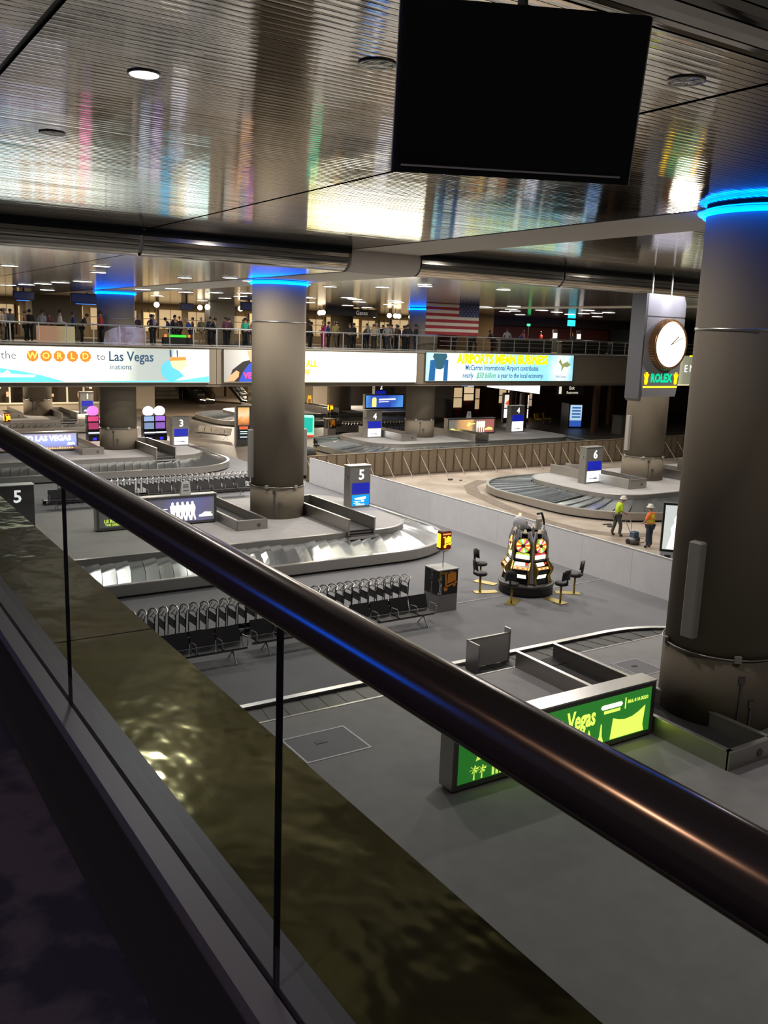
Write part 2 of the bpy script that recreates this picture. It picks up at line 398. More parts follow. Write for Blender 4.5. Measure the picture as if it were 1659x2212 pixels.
# seam between bays is the black backing; downlights
def downlight(x, y, z, r, lit, label, group=None, n=20, col=None):
    t = thing('downlight', label, 'light', (x, y, z), 0, group)
    MB().lathe(0, 0, [(r * 1.12, -.003), (r * 1.12, -.014), (r * .96, -.016), (r * .96, -.004)], n).build('trim_ring', steel if not lit else steel_top, t, True)
    if lit: MB().cyl(0, 0, -.018, -.013, r * .95, n).build('lens', col or white_l, t)
    else:
        MB().cyl(0, 0, -.0165, -.0162, r * .95, n).build('reflector_bowl', mat('dark_bowl', (.05, .045, .035), .2, .9, bump=(9, .8, (1, 1, 1), .05)), t)
    return t
downlight(3.3, 9.97, Z1, .155, True, 'lit round downlight with a bright white lens at upper left')
downlight(5.0, 8.1, Z1, .17, False, 'unlit round downlight left of the black television')
downlight(7.7, 6.6, Z1, .17, False, 'unlit round downlight right of the black television')
downlight(3.25, 13.8, Z1, .16, False, 'unlit round downlight low at left among the reflections')
DL = [(15.9, 35.2), (14.5, 33.9), (13.4, 35.9), (9.0, 32.0), (6.7, 35.4), (10.0, 36.0), (20.8, 29.7), (21.6, 30.8), (21.2, 33.4), (19.9, 35.6), (24.6, 29.5),
      (10.3, 55.1), (10.8, 52.7), (11.1, 50.3), (11.3, 47.4), (11.7, 44.8), (16.4, 50.4), (16.9, 46.9), (19.1, 51.0), (20.2, 49.3), (21.2, 47.6), (23.3, 52.9), (21.1, 43.9),
      (24.3, 57.7), (26.0, 49.1), (26.9, 45.9), (28.2, 47.4), (30.8, 51.2), (32.0, 48.6), (30.5, 46.6), (34.4, 53.2), (38.6, 48.0), (38.2, 44.7)]
DR = [(42, 49.4), (45.8, 54.6), (44.7, 52.2), (43.7, 48.2), (46.9, 50.1), (48.6, 47.8), (43.9, 44.0), (47.6, 45.7), (49.5, 50), (51, 53), (30.5, 57.5), (34.8, 59.5), (28.5, 61), (38, 62), (43, 60), (47.5, 64), (52, 60), (20.5, 60), (13.5, 60), (56, 55), (33, 65), (26, 66)]
proto = downlight(DL[0][0], DL[0][1], Z2, .30, True, 'small lit downlight in the far low ceiling', 'lit downlights of the far low ceiling', 10)
for (x, y) in DL[1:] + DR:
    c = copy_tree(proto); c.location = (x, y, Z2)
    if y > 42: c.scale = (1.5, 1.5, 1)

# television
tvn = thing('television', 'large black flat screen television hung from the ceiling, seen close', 'television', (3.628, 4.294, 9.868))
yaw = R(244.73) + PI / 2
Mt = Matrix.Rotation(yaw, 4, 'Z') @ Matrix.Rotation(R(10.2), 4, 'X')
tw, th = .725, .453
MB().bbox(-tw, tw, 0, .07, -th, th, .012).xf(Mt).build('casing', black, tvn)
MB().box(-tw + .035, tw - .035, -.006, .0, -th + .06, th - .035).xf(Mt).build('screen', mat('dead_screen', (.004, .004, .006), .12), tvn)
MB().box(-tw * .93, tw * .90, -.012, -.001, -th + .035, -th + .045).xf(Mt).build('glint_strip', mat('strip_glint_grey', (.75, .75, .77), .6, .1), tvn)  # reflected light along the lower bezel painted in as pale grey
MB().box(-.3, .3, .07, .14, -.2, .25).xf(Mt).build('wall_bracket', steel_dk, tvn)
p = Mt @ Vector((0, .12, .2))
MB().tube([p, p + Vector((0, 0, .25)), (p.x, p.y, ZT - 9.868)], .03, 10).build('ceiling_pole', steel_dk, tvn)

# ------------------------------------------------------------------ columns
def column(x, y, zb, zt, label, r=1.1, ring=True, box_sides=(), lower=True, lift=0):
    t = thing('round_column', label, 'column', (x, y, zb))
    h = zt - zb
    MB().cyl(0, 0, 1.25 + lift if lower else 0, h, r, 56).build('shaft', stone, t, True)
    if lower:
        MB().cyl(0, 0, 0, 1.25 + lift, r + .035, 56).build('base_sleeve', stone, t, True)
        MB().tube([((r + .05) * math.cos(a * PI / 20), (r + .05) * math.sin(a * PI / 20), 1.3 + lift) for a in range(40)], .018, 6, True).build('conduit_pipe', steel, t, True)
        for a in ((150, 232, 300) if y < 20 else (165, 222, 285)):
            px, py = (r + .06) * math.cos(R(a)), (r + .06) * math.sin(R(a))
            o = MB().box(-.065, .065, -.035, .035, -.07, .07).build('junction_box', mat('box_grey', (.36, .34, .30), .5), t); o.location = (px, py, 1.32 + lift); o.rotation_euler = (0, 0, R(a) + PI / 2)
        for a, hh in ((238, 1.0), (250, .5)):
            px, py = (r + .045) * math.cos(R(a)), (r + .045) * math.sin(R(a))
            o = MB().box(-.02, .02, -.02, .02, .0, hh).box(-.06, .06, -.03, .03, hh, hh + .14).build('socket_riser', steel_dk, t); o.location = (px, py, .05); o.rotation_euler = (0, 0, R(a) + PI / 2)
    MB().cyl(0, 0, 7.85, 7.91, r + .012, 56).build('trim_band', steel, t, True)
    if ring:
        z = h - .12
        MB().lathe(0, 0, [(r, z - .02), (r + .15, z - .01), (r + .17, z + .02), (r, z + .04)], 56, False).build('light_collar', mat('frosted_collar', (.05, .12, .35), .4, 0, (.0, .13, 1), 6.0), t, True)
        MB().tube([((r + .05) * math.cos(a * PI / 28), (r + .05) * math.sin(a * PI / 28), z - .045) for a in range(56)], .028, 6, True).build('light_tube', blue_led, t)
        MB().tube([((r + .05) * math.cos(a * PI / 28), (r + .05) * math.sin(a * PI / 28), z + .06) for a in range(56)], .012, 6, True).build('light_tube', blue_led, t)
    for a in box_sides:
        px, py = (r + .05) * math.cos(R(a)), (r + .05) * math.sin(R(a))
        o = MB().bbox(-.15, .15, -.11, .10, 0, 1.95, .03).build('wall_channel', mat('channel_grey', (.33, .31, .28), .5), t); o.location = (px, py, 1.62 + lift); o.rotation_euler = (0, 0, R(a) + PI / 2)
    return t
column(15.85, 11.3, .9, Z1, 'massive dark round column at the right edge, nearest to the walkway', 1.13, box_sides=(184,), lift=.22)
column(16.5, 33.65, .9, Z2, 'grey round column rising from baggage carousel 5 under the ivory block', 1.08, box_sides=(172, 352))
column(16.6, 56.2, .9, Z2, 'round column standing in front of carousel 3 behind the number 3 post', 1.1)
column(16.6, 78.6, .9, Z2, 'far left round column on the carousel 1 platform', 1.1, ring=False)
column(39.4, 56.2, .9, Z2, 'round column behind the flag, rising from carousel 4', 1.08)
column(40.0, 34.9, .9, Z2, 'column carrying the big advertising clock above carousel 6', 1.12, ring=False, box_sides=(170,))
column(-11.5, 17.0, 0, Z1, 'unseen round column with blue light collar, added to streak the handrail', 1.1, lower=False)  # column out of view, added for the blue handrail streak
column(45.0, 78.0, 0, Z2, 'plain square edged far column seen just right of the centre column', 1.1, ring=False, lower=False)

# ------------------------------------------------------------------ baggage carousels
def carousel(label, outer, inner, rad, z_in=.64, ns=(26, 12), pm=None, plates=True):
    """outer / inner = (x0, x1, y0, y1)"""
    ox, oy = (outer[0] + outer[1]) / 2, (outer[2] + outer[3]) / 2
    t = thing('baggage_carousel', label, 'carousel', (ox, oy, 0))
    def sh(b, d=0): return (b[0] - ox + d, b[1] - ox - d, b[2] - oy + d, b[3] - oy - d)
    O = sh(outer); I = sh(inner)
    P0 = rr(*O, rad, ns); n = len(P0)
    def ins(d): return rr(*sh(outer, d), (max(.3, rad[0] - d), max(.3, rad[1] - d)), ns)
    P1, Pk = ins(.13), ins(.12)
    ri = (max(.8, rad[0] - 1.9), max(.8, rad[1] - 1.9))
    Q0 = rr(*I, ri, ns)
    f = [(i, (i + 1) % n, n + (i + 1) % n, n + i) for i in range(n)]
    def ring(pa, za, pb, zb): return [(x, y, za) for x, y in pa] + [(x, y, zb) for x, y in pb], f
    m = MB(); m.add(*ring(P0, .09, P0, .46)); m.add(*ring(P0, .46, P1, .46)); m.add(*ring(P1, .46, P1, .36))
    m.build('outer_rim', steel, t)
    m = MB(); m.add(*ring(ins(-.012), .43, ins(-.012), .468)); m.add(*ring(ins(-.012), .468, ins(.15), .468)); m.add(*ring(ins(.15), .468, ins(.15), .44)); m.build('rim_cap', steel_top, t)
    MB().add(*ring(Pk, 0, Pk, .1)).build('kick_plate', black, t)
    m = MB(); m.add(*ring(P1, .34, Q0, z_in - .06)); m.build('belt_bed', black, t)
    m = MB(); m.add(*ring(Q0, z_in - .1, Q0, .9)); m.build('deck_edge', steel, t)
    MB().add(*ring(rr(I[0] - .02, I[1] + .02, I[2] - .02, I[3] + .02, ri, ns), .895, rr(I[0] + .06, I[1] - .06, I[2] + .06, I[3] - .06, ri, ns), .908)).build('deck_trim', steel_top, t)
    dk = MB(); dk.add([(x, y, .9) for x, y in Q0], [tuple(range(n))]); dk.build('deck', deckm, t)
    if plates:
        k = 0
        for i in range(n):
            a0, a1 = Vector((*P1[i], .385)), Vector((*P1[(i + 1) % n], .385))
            j = (i + 0) % n
            b0, b1 = Vector((*Q0[j], z_in)), Vector((*Q0[(j + 1) % n], z_in))
            sk = (b1 - b0) * .85
            b0, b1 = b0 + sk, b1 + sk
            v = []; m = 4; ti, tj, tk = random.uniform(-.012, .016), random.uniform(.015, .085), random.uniform(-.03, .03)
            if pm: ti, tj, tk = 0, .01, 0
            for r_ in range(m + 1):
                s = r_ / m; cur = (a1 - a0) * (.10 * math.sin(PI * s))
                p, q_ = a0.lerp(b0, s) + cur, a1.lerp(b1, s) + cur * 1.0
                q_ = q_ - (q_ - p) * (0 if pm else .05)
                v += [p + Vector((0, 0, ti * s)), p.lerp(q_, .5) + Vector((0, 0, .006 + tj * .4 + tk * s)), q_ + Vector((0, 0, tj + tk * s))]
            v += [x - Vector((0, 0, tj + .02)) for x in (v[2::3])]
            fs = []
            for r_ in range(m):
                for c in range(2):
                    q1 = r_ * 3 + c; fs.append((q1, q1 + 1, q1 + 4, q1 + 3))
                fs.append((r_ * 3 + 2, 3 * (m + 1) + r_, 3 * (m + 1) + r_ + 1, r_ * 3 + 5))
            me = bpy.data.meshes.new('belt_plate'); me.from_pydata([tuple(x) for x in v], [], fs); me.materials.append(pm or plate_m)
            link('belt_plate', me, t)
    return t, ox, oy

def trough(t, ox, oy, x0, x1, y0, y1, closed='near', h=.55, zb=.9, mouth=None):
    """open conveyor trough on the deck, running along y"""
    g = bpy.data.objects.new('conveyor_trough', None); C.objects.link(g); g.parent = t; g.location = (x0 - ox, y0 - oy, zb)
    W, D = x1 - x0, y1 - y0
    def cap(x, a, b, z=h): MB().box(x - .05, x + .05, a, b, z, z + .025).build('wall_cap', steel_top, g)
    for x in (0, W):
        MB().box(x - .035, x + .035, 0, D, -.25 if mouth else 0, h).build('side_wall', steel, g); cap(x, -.02, D + .02)
    MB().box(.035, W - .035, .02, D - .02, .0, .07).build('conveyor_belt', rubber, g)
    if closed in ('near', 'both'):
        MB().box(-.035, W + .035, -.035, .035, 0, h).build('end_wall', steel, g); MB().box(-.05, W + .05, -.05, .05, h, h + .025).build('wall_cap', steel_top, g)
        MB().cyl(0, 0, 0, .012, .08, 14).xf(Matrix.Translation((W * .72, -.036, h * .45)) @ Matrix.Rotation(PI / 2, 4, 'X')).build('round_plug', steel_dk, g)
    if closed in ('far', 'both'):
        MB().box(-.035, W + .035, D - .035, D + .035, 0, h).build('end_wall', steel, g); MB().box(-.05, W + .05, D - .05, D + .05, h, h + .025).build('wall_cap', steel_top, g)
    if mouth == 'near':
        MB().add([(.04, .5, .08), (W - .04, .5, .08), (W - .04, -.12, -.16), (.04, -.12, -.16), (.04, .5, -.1), (W - .04, .5, -.1), (W - .04, -.12, -.2), (.04, -.12, -.2)],
                 [(0, 1, 2, 3), (4, 7, 6, 5), (0, 3, 7, 4), (1, 5, 6, 2), (2, 6, 7, 3)]).build('chute_lip', rubber, g)
        MB().box(-.1, W + .1, -.2, -.1, -.24, -.16).build('chute_sill', steel_top, g)
    if mouth == 'far':
        MB().add([(.04, D - .5, .08), (W - .04, D - .5, .08), (W - .04, D + .12, -.16), (.04, D + .12, -.16), (.04, D - .5, -.1), (W - .04, D - .5, -.1)],
                 [(0, 1, 2, 3), (0, 3, 4), (1, 5, 2), (4, 5, 1, 0)]).build('chute_lip', rubber, g)
    return g

BLUE = glow('screen_blue', (.006, .012, .32), 1.0)
def pylon(x, y, num, label, ad='white', w_=1.0, d=.5, h=1.85, zb=.9, dark=False, scr=True):
    t = thing('carousel_pylon', label, 'sign', (x, y, zb))
    body = steel_dk if dark else mat('pylon_grey', (.27, .26, .24), .45, .6)  # dark body puts a post's unlit face into its colour
    MB().bbox(-w_ / 2, w_ / 2, 0, d, 0, h, .012).build('body', body, t)
    MB().box(-w_ / 2 - .03, w_ / 2 + .03, -.03, d + .03, h, h + .03).build('top_cap', steel_top, t)
    txt(num, .62, (.06, -.006, h - .40), glow('numeral_white', (1, 1, 1), 1.3), t, bold=.012)
    MB().box(-.03, .03, -.0, .0 + .07, 0, .1).xf(Matrix.Translation((-w_ / 2 - .05, d * .4, h - .55))).build('camera_box', steel_top, t)
    if scr:
        MB().box(-w_ * .38, w_ * .44, -.012, 0, h - 1.22, h - .74).build('screen', BLUE, t)
        e = {'white': glow('ad_white', (.95, .96, 1), 1.5), 'blue': glow('ad_blue', (.0, .28, .85), 1.1), 'dark': glow('ad_dark', (.02, .05, .1), 1)}[ad]
        MB().box(-w_ * .38, w_ * .44, -.012, 0, .10, h - 1.27).build('advert_panel', e, t)
        if ad == 'blue':
            lw = glow('ad_ink_light', (.7, .95, 1), 1.3)
            MB().prism_y([(-.28, .45), (.30, .50), (.30, .40), (.12, .36), (-.26, .37)], -.018, -.013).build('printed_text', lw, t)
            for z, a, b in ((.30, -.32, .02), (.255, -.22, -.1), (.21, -.32, .02), (.165, -.22, .24), (.125, -.2, .24)): MB().box(a, b, -.018, -.013, z - .012, z + .012).build('printed_line', lw, t)
            MB().sphere((.14, -.012, .30), (.09, .008, .05), 12, 6).build('printed_logo', lw, t)
        elif ad == 'white':
            MB().box(-.3, .32, -.018, -.013, .25, .31).build('printed_line', glow('ad_ink_grey', (.32, .34, .42), 1), t)
            MB().prism_y([(0, .25), (.05, .32), (.2, .33), (.28, .25)], -.022, -.018).build('printed_logo', glow('ad_ink_black', (.1, .1, .14), 1), t)
        else:
            MB().prism_y([(-.3, .22), (-.15, .38), (0, .30), (.12, .40), (.3, .22)], -.018, -.013).build('printed_logo', glow('ad_white', (.95, .96, 1), 1.5), t)
    return t
def lightbox(x0, x1, y, z0, z1, label, face, d=.36, name='illuminated_sign'):
    t = thing(name, label, 'sign', ((x0 + x1) / 2, y, z0))
    hw, H = (x1 - x0) / 2, z1 - z0
    MB().box(-hw, hw, 0, d, .05, H).build('casing', steel, t)
    MB().box(-hw, hw, -.02, 0, H - .09, H).box(-hw, hw, -.02, 0, .05, .14).box(-hw, -hw + .1, -.02, 0, .14, H - .09).box(hw - .1, hw, -.02, 0, .14, H - .09).build('frame', steel_dk, t)
    MB().box(-hw - .01, hw + .01, -.03, d + .01, H, H + .03).build('top_cap', steel_top, t)
    MB().box(-hw + .05, hw - .05, .04, d - .04, 0, .05).build('plinth', black, t)
    MB().box(-hw + .1, hw - .1, -.008, -.001, .14, H - .09).build('printed_face', face, t)
    return t, hw, H
def tent_sign(x, y, z, label):
    t = thing('tent_notice', label, 'notice', (x, y, z))
    MB().add([(-.2, -.02, 0), (.2, -.02, 0), (.16, .0, .5), (-.16, .0, .5), (-.2, .14, 0), (.2, .14, 0), (.16, .03, .5), (-.16, .03, .5)], [(0, 1, 2, 3), (5, 4, 7, 6), (3, 2, 6, 7), (1, 5, 6, 2), (4, 0, 3, 7)]).build('card', mat('notice_white', (.7, .7, .7), .6), t)
    for z_ in (.36, .28, .14): MB().box(-.11, .11, -.022, -.014, z_, z_ + .03).build('printed_line', mat('notice_ink', (.12, .12, .13), .6), t)

OY = 22.3
for k, nm, cy in ((7, 'nearest grey topped baggage carousel below the walkway', 11.1), (5, 'baggage carousel 5 with bright steel plate belt at centre left', 33.4), (3, 'baggage carousel 3 behind carousel 5, partly hidden by the handrail', 55.7), (1, 'farthest left baggage carousel 1 near the cream windows', 78.2)):
    y0, y1 = cy - 6.0, cy + 6.0
    T, ox, oy = carousel(nm, (3.2, 22.55, y0 if k != 7 else -4, y1), (5.1, 20.95, cy - 4.0 if k != 7 else -2, cy + 4.15), (3.4, 3.9), pm=black if k == 7 else None)
    trough(T, ox, oy, 13.72, 14.90, cy - (1.75 if k == 7 else 2.1), cy + 4.1, 'near', mouth='far', h=.37)
    if k != 7:
        trough(T, ox, oy, 17.45, 18.6, cy - 4.1, cy + 1.2, 'far', mouth='near', h=.5)
    cb = {7: 0, 5: 33.5, 3: 55.9, 1: 78.3}[k]
    if k != 7:
        pylon(20.45 if k == 5 else 20.5, cb, str(k), {5: 'grey post with large white 5, blue screen and light blue advert', 3: 'grey post with white numeral 3 and blue screen', 1: 'grey post with white numeral 1 near the cream windows'}[k], {5: 'blue', 3: 'white', 1: 'dark'}[k], w_=1.12 if k != 5 else 1.06)
        if k == 5: pylon(6.2, 33.5, '5', 'post with white numeral 5 at the left edge, unlit face coloured dark', 'dark', w_=1.25, dark=True, scr=False)
# deflector plate on the far rim of carousel 7
df = thing('deflector_plate', 'upright stainless deflector plate on the far carousel rim above the handrail', 'panel', (14.0, 16.55, .468))
MB().box(-.66, .62, -.02, .02, .0, .72).build('plate', mat('scuffed_steel', (.72, .70, .66), .38, .55, bump=(3, .3, (1, 1, 1), .03)), df)
MB().box(-.70, -.66, -.45, .03, 0, .74).build('side_wing', steel_top, df)
MB().box(.62, .66, -.03, .18, 0, .84).build('side_wing', steel_top, df)
MB().box(-.70, .66, -.03, .03, .72, .75).build('top_edge', steel_top, df)
# floor hatches on the nearest deck
for (x0, x1, y0, y1, lb) in ((15.9, 16.75, 13.35, 14.28, 'pale framed square access hatch on the deck behind the dark column'), (7.15, 8.52, 13.25, 14.33, 'access hatch with steel edging on the deck at lower centre')):
    t = thing('access_hatch', lb, 'hatch', (x0, y0, .9)); a, b = x1 - x0, y1 - y0
    MB().box(0, a, 0, .04, 0, .008).box(0, a, b - .04, b, 0, .008).box(0, .04, .04, b - .04, 0, .008).box(a - .04, a, .04, b - .04, 0, .008).build('frame', mat('hatch_edge', (.42, .42, .45), .5, .3), t)
    MB().box(.04, a - .04, .04, b - .04, 0, .004).build('lid', mat('hatch_lid', (.22, .22, .235), .7), t)
    MB().box(a * .38, a * .55, b * .55, b * .65, .004, .012).build('pull_handle', black, t)

# carousel signs
G1 = glow('neon_green_face', (.022, .175, .022), 1.0); G2 = glow('lime_print', (.72, .95, .12), 1.15)
t, hw, H = lightbox(8.75, 13.66, 11.1, .9, 2.03, 'green backlit sign reading Las Vegas with lime skyline on nearest deck', G1)
zf = -.010
txt('Las Vegas', .50, (.25, zf, .72), G2, t, bold=.014, sx=.62)
poly_y('printed_badge', [(1.02, .80), (1.52, .80), (1.56, .845), (1.52, .89), (1.02, .89), (.98, .845)], zf, glow('badge_white', (.95, 1, .7), 1.4), t)
poly_y('printed_badge', [(1.07, .71), (1.5, .71), (1.5, .77), (1.07, .77)], zf, G2, t)
poly_y('printed_rule', [(1.625, .72), (1.65, .72), (1.65, .94), (1.625, .94)], zf, G2, t)
txt('866.410.0020', .105, (1.98, zf, .84), G2, t)
poly_y('printed_building', [(1.28, .16), (2.2, .16), (2.16, .30), (2.2, .68), (2.02, .58), (1.85, .52), (1.65, .50), (1.48, .53), (1.33, .58)], zf, G2, t)
poly_y('printed_tower', [(.93, .16), (1.1, .16), (1.05, .28), (1.03, .52), (1.01, .52), (.99, .28)], zf, G2, t)
poly_y('printed_statue', [(.66, .16), (.78, .16), (.77, .3), (.73, .42), (.70, .48), (.69, .38), (.66, .3)], zf, G2, t)
poly_y('printed_building', [(.30, .16), (.62, .16), (.62, .34), (.42, .36), (.33, .30)], zf, G2, t)
for i in range(9): poly_y('printed_stripe', [(-1.60 + i * .085, .16), (-1.55 + i * .085, .16), (-1.55 + i * .085, .36 + .012 * i), (-1.60 + i * .085, .36 + .012 * i)], zf, G2, t)
for cx, cz in ((-2.0, .36), (-1.83, .34)):
    poly_y('printed_palm', [(cx - .012, .16), (cx + .02, .16), (cx + .01, cz)], zf, G2, t)
    for a in range(0, 360, 60): poly_y('printed_palm', [(cx, cz), (cx + .1 * math.cos(R(a + 20)), cz + .07 * math.sin(R(a + 20))), (cx + .09 * math.cos(R(a)), cz + .07 * math.sin(R(a)) - .02)], zf, G2, t)
poly_y('printed_building', [(-1.97, .50), (-1.74, .54), (-1.70, .64), (-1.8, .62), (-1.86, .72), (-1.93, .60)], zf, G2, t)

F5 = ramp_glow('navy_advert', [(0, (.004, .012, .012)), (.52, (.01, .02, .09)), (.62, (.03, .05, .30)), (.8, (.03, .06, .32)), (.92, (.06, .04, .22)), (1, (.02, .10, .10))], 'X', -2.4, 2.4, .6, (1.5, .2))
t, hw, H = lightbox(8.9, 13.6, 33.15, .9, 2.05, 'navy backlit sign with a group of pale dancers beside carousel 5', F5)
PA = glow('pale_figures', (1, .9, .72), 1.3)
for i in range(5):
    cx = .55 + i * .20
    MB().prism_y([(cx - .09, .62), (cx - .05, .40), (cx - .10, .18 + .02 * i), (cx - .02, .16), (cx + .02, .40), (cx + .10, .17), (cx + .15, .20), (cx + .09, .45), (cx + .13, .66), (cx + .08, .80), (cx + .05, .82), (cx + .045, .90), (cx - .01, .93), (cx - .05, .88), (cx - .04, .80), (cx - .10, .78)], zf - .006 - .001 * i, zf).build('printed_figure', PA, t)
poly_y('printed_script', [(-.45, .60), (.02, .62), (.35, .66), (.35, .69), (-.1, .67), (-.3, .72), (-.36, .82), (-.40, .72)], zf, PA, t)
poly_y('printed_logo', [(1.62, .28), (2.18, .28), (2.18, .36), (2.08, .36), (2.14, .44), (1.86, .47), (1.72, .38), (1.62, .36)], zf, PA, t)
txt('LE RÊVE', .17, (-1.78, zf, .38), G2, t, bold=.006); txt('THE DREAM', .12, (-1.72, zf, .24), G2, t, bold=.004)
tent_sign(12.4, 33.3, 2.08, 'white folded notice standing on the navy dancer sign')

F3 = ramp_glow('skyline_advert', [(0, (.55, .25, .05)), (.16, (.15, .05, .12)), (.22, (.12, .16, .5)), (.6, (.25, .35, .9)), (1, (.30, .28, .5))], 'Z', .1, 1.0, 1.1, (8, .05))
t, hw, H = lightbox(9.3, 14.0, 55.7, .9, 2.05, 'blue backlit sign reading TO LAS VEGAS over city lights', F3)
txt('TO LAS VEGAS', .42, (.55, zf, .78), glow('ad_white', (.95, .96, 1), 1.5), t, bold=.02)
for i in range(22):
    cx = -.9 + i * .145; hh = .05 + .08 * random.random()
    poly_y('printed_city_light', [(cx - .05, .16), (cx + .05, .16), (cx + .03, .16 + hh), (cx - .03, .16 + hh)], zf, glow('city_gold', (1, .62, .2), 1.1), t)
poly_y('printed_logo', [(1.7, .38), (2.15, .38), (2.1, .52), (1.75, .52)], zf, glow('ad_white', (.95, .96, 1), 1.5), t)

# right hand row : carousels 6, 4, 2 (mirrored)
for k, nm, cy, dx in ((6, 'carousel 6 standing on bare dusty concrete behind the white hoarding', 34.6, 0), (4, 'carousel 4 with dark belt beyond the brown barrier', 56.0, 0), (2, 'farthest right hand carousel behind the blue banner sign', 78.2, 0)):
    x0, x1 = (31.1, 54.2) if k == 6 else (31.0, 54.5)
    T, ox, oy = carousel(nm, (x0, x1, cy - 6.0, cy + 6.0), (x0 + 2.5, x1 - 2.3, cy - 3.8, cy + 3.8), (4.3, 4.3))
    trough(T, ox, oy, 36.2, 37.4, cy - 2.3, cy + 3.7, 'near', h=.5, mouth='far')
    trough(T, ox, oy, 41.6, 42.8, cy - 3.9, cy + 1.5, 'far', h=.5, mouth='near')
pylon(35.75, 34.5, '6', 'post with white numeral 6 and blue screen in the dusty work area', 'white', w_=1.25, h=1.95)
pylon(35.35, 56.2, '4', 'left one of two posts numbered 4 behind the brown barrier', 'white', w_=1.35, h=1.95)
pylon(49.1, 56.2, '4', 'right one of two posts numbered 4, near the lit shop signs', 'white', w_=1.45, h=2.15)
pylon(50.3, 78.9, '2', 'far post with white numeral 2 above a blue banner sign', 'dark', w_=1.4, h=2.5)
F4 = ramp_glow('gold_advert', [(0, (.02, .015, .01)), (.15, (.05, .03, .01)), (.3, (.6, .25, .03)), (.48, (.8, .4, .06)), (.55, (.05, .03, .01)), (.72, (.25, .02, .01)), (.95, (.35, .02, .01)), (1, (.02, .01, .01))], 'X', -2.4, 2.4, 1.0, (1.4, .15))
t, hw, H = lightbox(42.0, 46.7, 56.1, .9, 2.15, 'gold and red backlit show advert on carousel 4', F4, d=.5)
for i in range(4):
    cx = .55 + i * .22
    poly_y('printed_figure', [(cx - .09, .55), (cx - .04, .15), (cx + .03, .15), (cx + .03, .5), (cx + .09, .55), (cx + .1, .95), (cx, 1.05), (cx - .1, .95)], zf, PA, t)
YL = glow('yellow_print', (1, .85, .2), 1.3)
poly_y('printed_script', [(-.5, .75), (.3, .80), (.3, .86), (-.1, .84), (-.25, .95), (-.42, .92), (-.35, .6)], zf, YL, t)
poly_y('printed_script', [(-2.2, .25), (-1.2, .25), (-1.2, .35), (-1.6, .4), (-1.9, .5), (-2.1, .45)], zf, YL, t)
poly_y('printed_script', [(1.3, .32), (2.1, .32), (2.1, .45), (1.7, .55), (1.4, .45)], zf, YL, t)
tent_sign(44.2, 56.3, 2.18, 'white folded notice standing on the gold show advert')
F2 = ramp_glow('blue_bank_advert', [(0, (.1, .35, .8)), (.2, (.02, .08, .5)), (.6, (.02, .06, .45)), (1, (.08, .3, .75))], 'X', -2.4, 2.4, 1.1, (1, .5))
t, hw, H = lightbox(47.9, 52.6, 78.0, .9, 2.35, 'blue backlit banner sign with a yellow tag far behind carousel 4', F2, d=.4)
poly_y('printed_tag', [(-1.5, .2), (-1.0, .2), (-1.0, 1.0), (-1.1, 1.15), (-1.4, 1.15), (-1.5, 1.0)], zf, YL, t)
poly_y('printed_line', [(-.7, .85), (1.3, .90), (1.3, 1.05), (-.7, 1.0)], zf, glow('ad_white', (.95, .96, 1), 1.5), t)
poly_y('printed_line', [(-.7, .65), (.5, .68), (.5, .76), (-.7, .74)], zf, glow('ad_white', (.95, .96, 1), 1.5), t)
t, hw, H = lightbox(42.2, 46.5, 33.9, .9, 2.0, 'small sign with green letters WEL beside the foreground column', glow('black_face', (.004, .004, .004), 1), d=.35)
txt('WELCOME', .5, (-.45, zf, .70), glow('led_green', (.05, .8, .05), 1.5), t, bold=.01)
poly_y('printed_block', [(-1.9, .16), (1.9, .16), (1.9, .42), (-1.9, .38)], zf, glow('led_orange', (1, .35, .05), 1.3), t)

# ------------------------------------------------------------------ hoarding and barrier
hd = thing('white_hoarding', 'long low white hoarding crossing the floor towards the foreground column', 'partition', (24.1, 4, 0))
yy = 0
while yy < 40.8:
    e = min(yy + 2.44, 41.0)
    MB().box(-.03, .03, yy + .004, e - .004, .0, 1.40 + .004 * ((yy * 7) % 3)).build('panel', white_p, hd); yy = e
MB().box(-.04, .04, 0, 41, 1.40, 1.43).build('top_edge', mat('white_edge', (.62, .62, .62), .5), hd)
bb = thing('brown_barrier', 'brown plywood barrier braced with slanting struts across the hall', 'barrier', (24.1, 45.4, 0))
xx = 0; i = 0
while xx < 33.5:
    MB().box(xx + .01, xx + .64, -.02, .02, 0, 1.42 + xx * .006).build('board', brownp, bb)
    MB().box(xx - .03, xx + .03, -.07, -.02, 0, 1.42 + xx * .006).build('stud', mat('stud_brown', (.12, .085, .055), .7), bb)
    if i % 2 == 0:
        MB().tube([(xx + .0, -.08, 1.2), (xx + .05, -1.15, .03)], .028, 5).build('strut', mat('strut_wood', (.33, .27, .20), .6), bb)
    xx += .655; i += 1
MB().box(-.02, 33.8, -.05, .05, 1.43, 1.47).build('top_rail', mat('barrier_rail', (.25, .20, .14), .6), bb).rotation_euler = (0, -.0058, 0)
MB().box(0, 33.6, -.1, .0, 0, .08).build('bottom_rail', mat('stud_brown', (.12, .085, .055), .7), bb)

